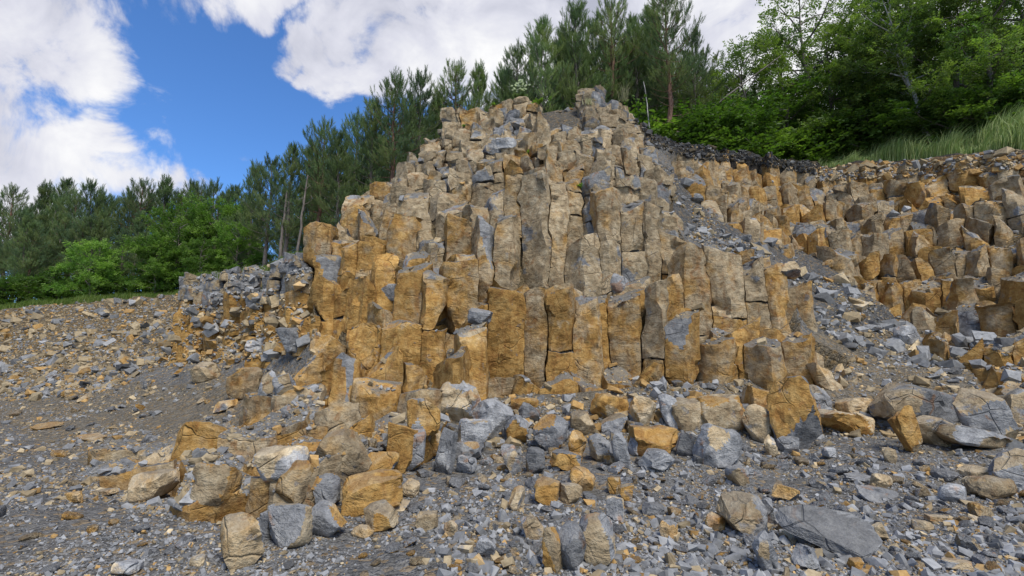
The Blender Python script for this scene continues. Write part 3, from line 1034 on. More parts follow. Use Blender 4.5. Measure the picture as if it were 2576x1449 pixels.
# cx, cy, w, h, kind, tone, other tone, share of other tone, roll, label
B = [
 (1154, 1022, 112, 104, 'r', 'c', 'p', .25, 8, 'big pale cream rounded boulder resting against the foot of the ochre columns'),
 (1241, 1063, 98, 94, 'r', 'p', 'g', .4, -6, 'whitish grey boulder touching the right side of the big cream boulder'),
 (1064, 1060, 81, 90, 'b', 'o', 'g', .3, 0, 'upright tan block with grey edges, left of the big cream boulder'),
 (1192, 1105, 83, 81, 'b', 'p', 't', .25, 12, 'pale olive grey boulder just below the big cream boulder'),
 (1030, 1143, 74, 98, 'w', 'g', 't', .2, 5, 'tall blue grey angular boulder below the tan bedrock face'),
 (1090, 1118, 47, 53, 'r', 'c', 'o', .2, 0, 'small cream boulder between a blue grey boulder and a leaning grey slab'),
 (1120, 1146, 56, 104, 'w', 'g', 'd', .3, 22, 'long grey slab leaning to the right among the boulders below the outcrop'),
 (1175, 1139, 68, 45, 'b', 'g', 'o', .2, -8, 'low grey block with a rusty end beside the leaning grey slab'),
 (1300, 1090, 57, 75, 'w', 'o', 'g', .45, -15, 'split wedge, one face ochre and one dark grey, at the outcrop foot'),
 (1328, 1043, 62, 49, 'b', 'd', 'g', .3, 10, 'dark grey angular block behind the split ochre wedge'),
 (1320, 1020, 66, 32, 'b', 'o', 'b', .3, 0, 'flat rusty ochre block above the dark grey angular block'),
 (1385, 1097, 82, 82, 'b', 'o', 'g', .3, 14, 'ochre boulder with a grey cap, right of the split wedge'),
 (1534, 1029, 92, 62, 'r', 'o', 't', .3, 12, 'rounded ochre boulder lying on a heap of fine debris'),
 (1619, 1041, 60, 70, 'b', 'y', 'o', .4, 10, 'pale orange upright block right of the rounded ochre boulder'),
 (1685, 1044, 50, 82, 'w', 'd', 'p', .3, -28, 'dark thin slab with one pale edge leaning to the left'),
 (1727, 1048, 84, 74, 'b', 't', 'p', .3, 6, 'squarish tan boulder with a pale top beside the dark thin slab'),
 (1468, 1071, 66, 56, 'b', 'b', 't', .3, 0, 'brown half buried block below the debris heap'),
 (1543, 1075, 60, 52, 'b', 'b', 'g', .3, 0, 'brown block under the rounded ochre boulder'),
 (1650, 1112, 116, 66, 'b', 'o', 'g', .2, 4, 'wide ochre block with level top near the middle of the boulder row'),
 (1650, 1162, 84, 52, 'r', 'g', 'p', .2, 4, 'rounded grey boulder in front of the wide ochre block'),
 (1562, 1139, 46, 84, 'w', 'g', 't', .3, -12, 'upright olive grey slab left of the wide ochre block'),
 (1604, 1124, 42, 50, 'w', 'p', 'g', .3, -20, 'pale grey triangular stone in front of the wide ochre block'),
 (1453, 1124, 44, 62, 'w', 'y', 'o', .4, 16, 'yellow ochre pointed stone standing above the grey gravel'),
 (1510, 1131, 58, 64, 'b', 'g', 'b', .3, -8, 'purplish grey broken block right of the yellow pointed stone'),
 (1423, 1162, 76, 46, 'b', 'o', 'd', .45, 14, 'tilted flat stone with an ochre top and dark side'),
 (1347, 1165, 45, 60, 'w', 'b', 'd', .4, 6, 'purple brown pointed stone on the upper edge of the gravel'),
 (1290, 1169, 46, 58, 'b', 'g', 't', .2, -14, 'upright grey stone with a tan foot left of the purple brown one'),
 (1279, 1137, 35, 30, 'b', 'p', 't', .2, 0, 'small pale grey stone above the upright grey stone'),
 (1173, 1172, 50, 42, 'b', 'p', 'g', .3, 10, 'pale grey stone at the foot of the leaning grey slab'),
 (1727, 1124, 46, 60, 'w', 'd', 'o', .35, 20, 'dark split stone with a bright ochre face, right of the wide ochre block'),
 (862, 1146, 132, 108, 'b', 'b', 'c', .4, -20, 'large purplish brown boulder with pale edges left of the ochre boulders'),
 (962, 1172, 78, 58, 'b', 'o', 'g', .4, 4, 'ochre and grey boulder right of the purplish brown boulder'),
 (934, 1247, 142, 97, 'b', 'o', 'o', .2, -12, 'biggest bright orange boulder lying on the gravel'),
 (814, 1240, 72, 80, 'b', 'o', 'g', .25, 0, 'upright ochre block left of the biggest orange boulder'),
 (893, 1200, 42, 50, 'w', 'y', 'g', .3, -14, 'small pale ochre pointed stone above the biggest orange boulder'),
 (1028, 1232, 50, 42, 'b', 'y', 'g', .3, 10, 'small ochre stone touching the right end of the biggest orange boulder'),
 (987, 1270, 80, 32, 's', 'c', 'd', .2, 10, 'pale thin slab lying over a tan boulder'),
 (957, 1305, 80, 66, 'b', 't', 'o', .4, -10, 'tan boulder under the pale thin slab'),
 (912, 1339, 54, 30, 'r', 'c', 'y', .3, 0, 'small pale cream stone in front of the tan boulder'),
 (820, 1313, 92, 82, 'b', 'g', 'o', .4, 14, 'grey boulder with ochre sides at the right end of the lower left boulder row'),
 (1465, 1210, 66, 56, 'r', 'y', 'd', .25, 16, 'rounded stone with an orange top standing in the gravel'),
 (1377, 1242, 62, 60, 'b', 'o', 'g', .35, 16, 'ochre and grey stone half sunk in the gravel'),
 (1435, 1245, 56, 50, 'b', 't', 'o', .3, 10, 'tan square stone right of an ochre and grey stone'),
 (1300, 1260, 40, 54, 'w', 'y', 't', .3, 14, 'slim tan stone standing alone in the gravel'),
 (1073, 1315, 54, 46, 'b', 't', 'b', .3, 0, 'brownish stone lying in the grey gravel below the orange boulder'),
 (1133, 1332, 32, 38, 'b', 'c', 't', .2, 0, 'small pale angular stone in the middle of the grey gravel'),
 (1339, 1330, 54, 50, 'b', 't', 'p', .3, -8, 'tan stone with whitish top above the two largest front boulders'),
 (1223, 1386, 46, 48, 'b', 'p', 'g', .4, 0, 'grey white stone near the bottom edge of the gravel'),
 (1390, 1394, 50, 98, 's', 'o', 'b', .4, 4, 'rusty rough slab standing against the dark front boulder'),
 (1437, 1388, 76, 112, 'b', 'd', 'g', .4, 8, 'dark grey front boulder between a rusty slab and an olive grey boulder'),
 (1497, 1369, 98, 118, 'r', 'g', 't', .3, -4, 'large olive grey front boulder right of the dark one'),
 (1547, 1285, 44, 56, 'w', 'c', 'g', .3, 0, 'pale grey tan stone above the olive grey front boulder'),
 (1545, 1225, 34, 38, 'b', 'o', 't', .3, 0, 'left of a pair of small ochre stones in the scree'),
 (1575, 1243, 36, 40, 'b', 'o', 'b', .3, 10, 'right of a pair of small ochre stones in the scree'),
 (1643, 1285, 50, 34, 'b', 'g', 'd', .3, 8, 'flat topped grey stone right of the pair of ochre stones'),
 (1684, 1341, 44, 46, 'b', 'y', 'g', .35, -10, 'pale tan broken stone left of the yellow orange stone'),
 (1869, 1303, 114, 96, 'b', 't', 'b', .3, 6, 'big brownish tan boulder in the lower right scree'),
 (1801, 1318, 48, 42, 'r', 'y', 'o', .3, 0, 'yellow orange stone touching the big brownish tan boulder'),
 (1936, 1290, 36, 56, 'w', 'g', 'd', .3, -18, 'grey stone tucked behind the big brownish tan boulder'),
 (2094, 1333, 218, 150, 's', 'd', 'g', .3, 10, 'very large dark grey flat slab in the lower right foreground'),
 (1854, 1202, 48, 50, 'w', 't', 'g', .3, -10, 'grey tan pointed stone below the big grey and tan boulder'),
 (1808, 1127, 114, 98, 'b', 'g', 'c', .35, 14, 'big boulder with a tan slanting top and grey front'),
 (2004, 1054, 112, 168, 'w', 'o', 'd', .45, -14, 'tall leaning column fragment, orange above and almost black below'),
 (1914, 1073, 84, 86, 'b', 't', 'c', .3, -14, 'tan boulder leaning on the tall orange and black fragment'),
 (1919, 1015, 92, 70, 'b', 'o', 't', .3, 20, 'ochre boulder on top of the leaning tan boulder'),
 (2049, 1013, 82, 68, 'b', 'g', 'b', .4, 22, 'purplish grey block wedged behind the tall fragment'),
 (1812, 1042, 106, 80, 'b', 't', 'o', .4, 4, 'half buried tan boulder with ochre base behind the grey and tan boulder'),
 (2120, 1067, 120, 58, 'b', 'c', 'o', .2, 12, 'cream boulder with ochre spots half sunk in the debris'),
 (2154, 1026, 92, 42, 'b', 'y', 'g', .3, 4, 'flat ochre yellow block behind the spotted cream boulder'),
 (2300, 1032, 190, 108, 'b', 't', 'd', .3, 24, 'largest tan boulder, a long ridge with a dark end, on the right slope'),
 (2284, 1090, 62, 106, 'w', 'o', 't', .3, -26, 'slim ochre fragment leaning against the long ridge boulder'),
 (2345, 1090, 96, 66, 'b', 't', 'c', .4, 10, 'blocky tan boulder in front of the long ridge boulder'),
 (2452, 1104, 166, 58, 'b', 'b', 'g', .4, 16, 'long brown grey boulder lying flat below the olive leaning slab'),
 (2478, 1063, 112, 130, 'w', 't', 'g', .3, -24, 'big olive tan slab leaning on the right slope'),
 (2548, 1187, 100, 88, 'b', 'g', 't', .3, -14, 'large grey boulder at the very end of the right slope'),
 (2495, 1230, 100, 54, 'r', 'b', 't', .3, 4, 'rounded olive brown boulder left of the large grey end boulder'),
 (2462, 1193, 66, 32, 'b', 'c', 'g', .3, 0, 'pale flat stone on top of the rounded olive brown boulder'),
 (2215, 1235, 98, 62, 's', 'g', 'g', .2, 18, 'grey flat slab tilted to the right above the very large slab'),
 (2157, 1190, 60, 50, 's', 'g', 'g', .2, 2, 'square grey slab uphill of the tilted grey slab'),
 (2218, 1213, 56, 36, 'b', 't', 'c', .3, 12, 'tan stone behind the tilted grey slab'),
 (1985, 1123, 52, 40, 'b', 'g', 'p', .2, 6, 'grey stone under the black end of the tall fragment'),
 (1940, 1128, 30, 50, 'w', 't', 'c', .3, -8, 'slim pale tan stone below the leaning tan boulder'),
 (2086, 1142, 32, 28, 'b', 'g', 'p', .2, 0, 'small squarish grey stone right of the tall fragment foot'),
 (1974, 1243, 60, 38, 'b', 'y', 'g', .3, 14, 'yellow ochre flat stone left of the tilted grey slab'),
 (1928, 1399, 60, 96, 'w', 'g', 't', .2, -30, 'long grey stone pointing down to the lower edge'),
 (2030, 1407, 60, 56, 'b', 'g', 'g', .2, 20, 'grey angular stone just below the very large slab'),
 (2397, 1243, 58, 42, 'r', 'g', 'p', .2, 0, 'rounded light grey stone left of the olive brown boulder'),
 (2356, 1300, 54, 28, 's', 'c', 'y', .3, 12, 'pale yellowish stone right of the very large slab'),
 (2322, 1324, 46, 24, 'b', 't', 't', .2, 0, 'tan brick shaped stone beside the pale yellowish stone'),
 (2214, 1341, 36, 42, 'w', 't', 'c', .2, -20, 'tan splinter stone against the edge of the very large slab'),
 (2154, 1423, 36, 28, 'b', 'o', 'o', .2, 0, 'orange cube like stone near the lower edge'),
 (2401, 1423, 72, 22, 's', 'y', 't', .2, 4, 'long flat tan stone near the lower right corner'),
 (2240, 1150, 32, 36, 'w', 'y', 't', .3, -10, 'small pinkish tan stone uphill of the tan stone'),
 (604, 1374, 112, 126, 'b', 't', 'g', .25, -10, 'large tan boulder at the left end of the lower left boulder row'),
 (725, 1330, 116, 98, 'b', 't', 'g', .4, -6, 'tan boulder with a grey top in the middle of the lower left boulder row'),
 (667, 1330, 32, 64, 'w', 'd', 'g', .4, 8, 'dark narrow stone wedged between two tan boulders'),
 (385, 1226, 104, 68, 'b', 'c', 't', .3, -14, 'pale cream boulder lying alone left of the ochre ledge'),
 (540, 1236, 100, 116, 'b', 'o', 'b', .3, 4, 'large rusty ochre boulder at the front of the rock ledge'),
 (714, 1170, 114, 76, 'b', 'c', 'p', .4, -8, 'boulder with a flat whitish top on the rock ledge'),
 (742, 1224, 88, 104, 'b', 'b', 't', .4, 14, 'brown tan boulder below the whitish topped boulder'),
 (318, 1430, 64, 36, 'b', 'p', 'g', .4, 0, 'pale grey stone in the lower left gravel'),
 (495, 1412, 36, 28, 'b', 't', 'c', .3, 0, 'small tan stone left of the large tan boulder'),
 (567, 1022, 50, 28, 'b', 'y', 'g', .3, -12, 'yellowish stone lying on the left scree slope'),
 (117, 1070, 58, 20, 's', 'o', 'y', .3, 0, 'flat ochre brick like stone on the far left scree'),
 (228, 1096, 70, 26, 's', 'o', 'g', .4, -8, 'rusty flat stone right of the ochre brick like stone'),
 (612, 970, 72, 70, 'b', 'b', 'o', .4, 0, 'brown block sticking out of the left scree slope'),
 (669, 970, 38, 58, 'w', 'p', 't', .3, 12, 'whitish block touching the brown block on the left slope'),
 (712, 970, 56, 48, 'w', 't', 'g', .3, -18, 'tan wedge right of the whitish block on the left slope'),
 (518, 938, 64, 44, 'b', 't', 'b', .3, -8, 'tan boulder uphill of the brown block on the left slope'),
 (260, 1234, 50, 24, 's', 'c', 't', .3, -8, 'pale flat stone left of the lone cream boulder'),
 (182, 1252, 42, 26, 'b', 'y', 'o', .2, -10, 'pale orange stone on the left gravel heap'),
 (1555, 714, 52, 44, 'r', 'c', 'g', .35, 8, 'white stone perched on the ledge between the two column tiers'),
 (979, 735, 54, 38, 'b', 'g', 'p', .3, 6, 'grey stone perched on a column head, left of the tall columns'),
 (1207, 797, 60, 38, 'b', 'g', 'd', .3, 14, 'grey block capping a slender column'),
 (740, 858, 76, 58, 'w', 'd', 'g', .3, -10, 'dark grey boulder at the left flank of the outcrop'),
 (650, 874, 54, 28, 'b', 'd', 'p', .3, 8, 'small dark grey boulder left of the dark flank boulder'),
 (1976, 680, 60, 36, 'b', 'd', 'c', .4, 0, 'dark stone with a cream top above the debris gully'),
 (1268, 362, 58, 28, 'b', 'p', 'p', .2, 0, 'whitish flat block in the upper part of the outcrop'),
 (2282, 845, 60, 44, 'r', 'p', 'g', .3, 0, 'light grey boulder in the debris gully'),
 (2410, 862, 74, 34, 's', 'g', 'p', .3, 12, 'grey flat block right of the light grey gully boulder'),
 (1312, 252, 38, 18, 'r', 't', 'c', .2, 0, 'rounded tan stone below the white flowers on the summit'),
]
boulder_pts = []
placed = []
for k, (cx, cy, w, h, kind, tone, alt, altp, tilt, label) in enumerate(B):
    loc, nor, ob = hit(cx, cy + h * 0.46)
    if loc is None:
        continue
    dep = loc.y * CP + (loc.z - CAMZ) * SP
    u = dep / HALF
    W, H = w * u * 1.10, h * u * 1.26
    down = max(0.0, (CAMZ - loc.z) / max(loc.length, 1))
    D = W * rng.uniform(0.65, 0.9)
    if kind == 's' and H < W * 1.2:
        # a slab lying on the slope: what the picture shows is mostly its upper face
        D = min(W * (0.72 if w > 150 else 0.6), h * u / max(0.3, down + 0.16))
        H = max(h * u * 0.30, 0.07)
    else:
        D = min(D, H * 1.3)
        H = max(H - D * down * 0.5, H * 0.7)
    V, T, A = rock(500 + k, W, D, H, kind, tone, alt, altp, tilt)
    me = make_mesh('boulder', V, None, T, {'rk': A}, M_ROCK, 26)
    fwd = Vector((loc.x, loc.y, 0)).normalized()
    c = loc + fwd * (D * 0.30)
    if kind == 's' and H < W * 0.6:
        g1, _ = HG(c.x, c.y)
        cz = max(loc.z, g1) + H * 0.2 + (0.13 if w > 150 else 0.05) * W
    else:
        cz = loc.z + H * 0.5 - H * 0.10
    name = {'s': 'stone_slab'}.get(kind, 'boulder') if W > 0.32 else 'loose_stone'
    placed.append((name, me, (c.x, c.y, cz), label, nor))
    boulder_pts.append((c.x, c.y, W))
for name, me, loc, label, nor in placed:
    o = tag(link(name, me, loc=loc), label, {'boulder': 'boulder', 'stone_slab': 'slab', 'loose_stone': 'stone'}[name])
    if name == 'stone_slab':
        o.rotation_euler = (R(36 if 'very large' in label and 'uphill' not in label and 'beside' not in label else 20), 0, 0)

# middle sized stones: every one its own object, copies of a few shapes
tmpl = []
for k in range(22):
    tone = random.choice(['g', 'g', 'g', 'd', 't', 'o', 'y', 'c', 'p', 'g', 'b'])
    alt = random.choice(['g', 'o', 't', 'd'])
    V, T, A = rock(900 + k, 1.0, rng.uniform(0.55, 0.95), rng.uniform(0.4, 0.85), random.choice('bbwr'), tone, alt, 0.25, rng.uniform(-25, 25), fine=False)
    tmpl.append(make_mesh('stone', V, None, T, {'rk': A}, M_ROCK, 26))
Z_FG = [(-60, 1250), (330, 1290), (560, 1330), (880, 1300), (1100, 1180), (1400, 1130), (1700, 1150), (2000, 1120), (2250, 1130), (2620, 1240), (2700, 1500), (-60, 1500)]
Z_MIDR = [(1500, 960), (2100, 960), (2620, 900), (2620, 1180), (2200, 1100), (1700, 1090), (1500, 1060)]
Z_MIDL = [(-40, 960), (420, 900), (780, 900), (800, 1040), (600, 1140), (300, 1230), (-40, 1240)]
n_st = 0
tries = 0
Z_BANK = [(880, 1090), (1250, 1060), (1750, 1080), (1780, 1170), (1450, 1220), (1250, 1240), (1000, 1200)]
while n_st < 300 and tries < 7000:
    tries += 1
    zone, smin, smax = random.choice([(Z_FG, 26, 50), (Z_FG, 24, 44), (Z_FG, 22, 40), (Z_MIDR, 18, 40), (Z_MIDL, 16, 34), (Z_BANK, 32, 66), (Z_BANK, 30, 56), (Z_GULLY, 22, 46)])
    px, py = rng.uniform(-40, 2620), rng.uniform(420 if zone is Z_GULLY else 900, 1440)
    if not inpoly(np.array([[px, py]]), zone)[0]:
        continue
    if zone is Z_FG and px < 900 and rng.random() < 0.8:
        continue
    loc, nor, ob = hit(px, py)
    if loc is None or ob.name != 'quarry_ground':
        if loc is None or nor.z < 0.6:
            continue
    sz = rng.uniform(smin, smax) * rng.uniform(0.75, 1.0) * loc.length / HALF
    if any((loc.x - a) ** 2 + (loc.y - b) ** 2 < ((0.30 if zone is Z_BANK else 0.42) * (w_ + sz)) ** 2 for a, b, w_ in boulder_pts):
        continue
    boulder_pts.append((loc.x, loc.y, sz))
    o = link('loose_stone', random.choice(tmpl), loc=(loc.x, loc.y, loc.z + sz * 0.13))
    o.scale = (sz, sz * rng.uniform(0.8, 1.1), sz * rng.uniform(0.75, 1.1))
    o.rotation_euler = (rng.uniform(-0.35, 0.35), rng.uniform(-0.35, 0.35), rng.uniform(0, 6.28))
    tag(o, 'angular stone about head size lying loose in the scree', 'stone', 'loose stones scattered over the scree')
    n_st += 1

# ------------------------------------------------------------------ gravel and rubble
CH = []
for k in range(12):
    b = bmesh.new()
    el = (1.0, rng.uniform(0.6, 0.95), rng.uniform(0.28, 0.7))
    for cx_ in (-1, 1):
        for cy_ in (-1, 1):
            for cz_ in (-1, 1):
                if rng.random() < 0.86:
                    b.verts.new(np.array([cx_, cy_, cz_]) * rng.uniform(0.45, 1.05, 3) * np.array(el) * 0.5)
    for _ in range(2):
        v = rng.normal(0, 1, 3)
        b.verts.new(v / np.linalg.norm(v) * np.array(el) * 0.6)
    res = bmesh.ops.convex_hull(b, input=b.verts)
    bmesh.ops.delete(b, geom=[g for g in res['geom_interior'] if isinstance(g, bmesh.types.BMVert)], context='VERTS')
    b.verts.ensure_lookup_table()
    b.verts.index_update()
    CH.append((np.array([v.co for v in b.verts]), np.array([[v.index for v in f.verts] for f in b.faces])))
    b.free()


def frames(N, r, tilt=0.6):
    out = np.empty((N, 3, 3))
    ax, ay, az = r.normal(0, tilt, N), r.normal(0, tilt, N), r.uniform(0, 2 * np.pi, N)
    cx, sx_ = np.cos(ax), np.sin(ax)
    cy, sy = np.cos(ay), np.sin(ay)
    cz, sz = np.cos(az), np.sin(az)
    Rx = np.zeros((N, 3, 3)); Rx[:, 0, 0] = 1; Rx[:, 1, 1] = cx; Rx[:, 1, 2] = -sx_; Rx[:, 2, 1] = sx_; Rx[:, 2, 2] = cx
    Ry = np.zeros((N, 3, 3)); Ry[:, 1, 1] = 1; Ry[:, 0, 0] = cy; Ry[:, 0, 2] = sy; Ry[:, 2, 0] = -sy; Ry[:, 2, 2] = cy
    Rz = np.zeros((N, 3, 3)); Rz[:, 2, 2] = 1; Rz[:, 0, 0] = cz; Rz[:, 0, 1] = -sz; Rz[:, 1, 0] = sz; Rz[:, 1, 1] = cz
    return Rz @ Ry @ Rx


def instance(bag, V, T, pos, fr, sc, cols):
    N = len(pos)
    if N == 0:
        return
    P = np.einsum('nij,vj->nvi', fr, V) * sc[:, None, None] + pos[:, None]
    TT = (T[None] + (np.arange(N) * len(V))[:, None, None]).reshape(-1, 3)
    bag.add(P.reshape(-1, 3), None, TT, None, np.repeat(cols, len(T), 0))


def stones(name, label, pos, size, palette, weights, seed, tilt=0.5):
    r = np.random.default_rng(seed)
    pos, size = np.array(pos), np.array(size)
    N = len(pos)
    pal = np.array([[*TONES[c], 0.5] for c in palette])
    cols = pal[r.choice(len(pal), N, p=np.array(weights) / sum(weights))].copy()
    cols[:, 0] += r.normal(0, 0.05, N)
    cols[:, 1] = np.minimum(cols[:, 1] * r.uniform(0.7, 1.2, N), 1.55)
    bag = Bag()
    which = r.integers(0, len(CH), N)
    fr = frames(N, r, tilt)
    for k, (V, T) in enumerate(CH):
        m = which == k
        instance(bag, V, T, pos[m], fr[m], size[m], cols[m])
    o = link(name, bag.mesh(name, 'rk', M_CHIP))
    return tag(o, label, kind='stuff')


def scatter(zone, n, smin, smax, power, seed, ground_only=False, minpx=2.6, nzmin=0.5, embed=0.06, patchy=0.0):
    r = np.random.default_rng(seed)
    zp = np.array(zone, float)
    lo, hi = zp.min(0), zp.max(0)
    C = r.uniform(lo, hi, (n * 4, 2))
    C = C[inpoly(C, zone)][:n]
    L = []
    for px, py in C:
        if ground_only:
            loc, nor, _, _ = bvh.ray_cast(CAMV, Vector(ray(px, py)).normalized())
            if loc is not None:
                L.append(loc)
        else:
            loc, nor, ob = hit(px, py)
            if loc is not None and nor.z >= nzmin:
                L.append(loc)
    L = np.array([tuple(v) for v in L])
    if patchy:
        lim = patchy * (r.random(len(L)) * 0.5 - 0.42)
        L = L[vnoise(L, 0.9, 611) + 0.5 * vnoise(L, 2.7, 612) >= lim]
    dist = np.linalg.norm(L - np.array(CAMV), axis=1)
    s = smin * (r.random(len(L)) + 1e-3) ** (-power)
    s = np.minimum(np.maximum(s, minpx * dist / HALF), smax)
    L[:, 2] += s * embed
    return [tuple(v) for v in L], list(s)


Z_FRONT = [(-500, 1240), (330, 1280), (560, 1300), (880, 1250), (1100, 1120), (1400, 1080), (1700, 1100), (2000, 1060), (2300, 1060), (2620, 1120), (3000, 1150), (3000, 1640), (-500, 1640)]
p, s = scatter(Z_FRONT, 46000, 0.019, 0.13, 0.48, 41, True, 2.4, patchy=1.0)
lf = np.array([proj([q])[0][0] + 180 * vnoise(np.array([q]), 0.8, 5)[0] < 1000 for q in p])
s = [min(b * 0.6, 0.055) if m else b for b, m in zip(s, lf)]
stones('gravel', 'grey angular gravel covering the quarry floor in the foreground', p, s, 'gdpbtoyc', [52, 22, 5, 9, 7, 4, 2, 1], 42)
Z_SLOPE = [(-500, 1010), (0, 1000), (400, 915), (690, 900), (800, 860), (900, 1000), (1000, 1120), (880, 1250), (560, 1320), (330, 1290), (-500, 1260)]
p, s = scatter(Z_SLOPE, 17000, 0.020, 0.17, 0.50, 43, False, 2.0, embed=0.02, patchy=1.0)
stones('scree', 'grey and tan stone chips on the left scree slope', p, s, 'gdbtoy', [32, 20, 24, 14, 8, 2], 44, 0.4)
p, s = scatter(Z_FAR + [], 15000, 0.045, 0.40, 0.45, 45, False, 2.5, embed=0.0)
stones('rubble', 'ochre and brown rubble banked up below the left terrace', p, s, 'gdbtok', [14, 20, 40, 8, 14, 4], 46, 0.45)
p, s = scatter(Z_LTOP, 2500, 0.05, 0.25, 0.40, 47, False, 3.0, 0.2)
stones('rubble', 'grey crumbled rubble on the rim left of the outcrop', p, s, 'gdpbt', [48, 20, 14, 10, 8], 48, 0.5)
p, s = scatter(Z_GULLY, 11000, 0.03, 0.5, 0.55, 49, False, 2.4, patchy=0.8)
stones('scree', 'grey chips filling the debris gully right of the outcrop', p, s, 'gdpbtoc', [32, 28, 4, 18, 12, 5, 3], 50, 0.45)
p, s = scatter([(1590, 290), (1640, 330), (1800, 358), (1990, 392), (2060, 412), (2060, 440), (1990, 430), (1850, 408), (1740, 400), (1650, 372)], 2600, 0.05, 0.26, 0.4, 58, False, 3.0, -1)
stones('soil_clods', 'dark crumbly soil clods along the black soil edge right of the outcrop', p, s, 'knkd', [50, 30, 10, 10], 59, 0.6)
Z_TALUS = [(1180, 1000), (1300, 940), (1560, 960), (1750, 900), (2130, 890), (2600, 900), (3000, 930), (3000, 1170), (2620, 1130), (2000, 1090), (1400, 1110), (1150, 1130)]
p, s = scatter(Z_TALUS, 12000, 0.024, 0.3, 0.55, 51, False, 2.3, patchy=1.0)
stones('scree', 'grey brown chips on the talus at the foot of the columns', p, s, 'gdpbtoy', [34, 12, 6, 20, 16, 8, 4], 52, 0.4)
p, s = scatter(Z_MOUND, 8000, 0.03, 0.24, 0.5, 53, False, 2.8, 0.66)
p2, s2 = scatter(Z_RIGHT, 8500, 0.04, 0.36, 0.5, 54, False, 3.0, 0.66)
p4, s4 = scatter([(2050, 420), (2250, 405), (2576, 376), (3000, 335), (3000, 400), (2576, 425), (2250, 450), (2050, 455)], 1500, 0.08, 0.5, 0.4, 57, False, 5.0, -1)
p2, s2 = p2 + p4, s2 + s4
p3, s3 = scatter(Z_LEFT + [], 1600, 0.05, 0.4, 0.5, 55, False, 4.0, 0.0)
stones('rubble', 'small broken stones lying on the ledges of the rock faces', p + p2 + p3, s + s2 + s3, 'gdpbtoyc', [22, 8, 4, 16, 26, 16, 8, 4], 56, 0.45)

# ------------------------------------------------------------------ trees
def unit(v):
    return v / (np.linalg.norm(v, axis=-1, keepdims=True) + 1e-9)


def aim_frames(dirs, r):
    """frames whose z axis is the given direction, with random spin"""
    z = unit(dirs)
    ref = np.where(np.abs(z[:, 2:3]) > 0.95, np.array([[1.0, 0, 0]]), np.array([[0, 0, 1.0]]))
    x = unit(np.cross(ref, z))
    y = np.cross(z, x)
    a = r.uniform(0, 2 * np.pi, len(z))[:, None]
    x2 = np.cos(a) * x + np.sin(a) * y
    y2 = np.cross(z, x2)
    return np.stack([x2, y2, z], 2)


def needle_tuft(r, n=20, L=0.30):
    V, T = [], []
    for i in range(n):
        t = (i + 0.5) / n
        a = i * 2.4
        el = R(32 + 22 * r.random()) * (1.15 - 0.55 * t)
        d = np.array([math.cos(a) * math.sin(el), math.sin(a) * math.sin(el), math.cos(el)])
        b = np.array([0, 0, t * L])
        ln = 0.14 * r.uniform(0.8, 1.15)
        side = np.array([-math.sin(a), math.cos(a), 0]) * 0.0095
        k = len(V)
        V += [b - side, b + side, b + d * ln]
        T.append([k, k + 1, k + 2])
    return np.array(V), np.array(T)


def leaf_spray(r, n=9, L=0.34):
    V, T = [], []
    for i in range(n):
        t = (i + 0.6) / n
        a = (1 if i % 2 else -1) * R(55) + r.normal(0, 0.3)
        b = np.array([r.normal(0, 0.02), r.normal(0, 0.03), t * L])
        d = np.array([math.sin(a) * 0.9, r.normal(0, 0.35), math.cos(a)])
        d /= np.linalg.norm(d)
        side = np.cross(d, np.array([r.normal(0, 0.4), 1.0, r.normal(0, 0.4)]))
        side /= np.linalg.norm(side)
        ln, wd = 0.115 * r.uniform(0.75, 1.2), 0.036
        fold = np.array([0, 0.014, 0])
        k = len(V)
        V += [b, b + d * ln * 0.45 + side * wd + fold, b + d * ln, b + d * ln * 0.45 - side * wd + fold]
        T += [[k, k + 1, k + 2], [k, k + 2, k + 3]]
    return np.array(V), np.array(T)


_r = np.random.default_rng(99)
TUFTS = [needle_tuft(_r) for _ in range(4)]
SPRAYS = [leaf_spray(_r) for _ in range(4)]


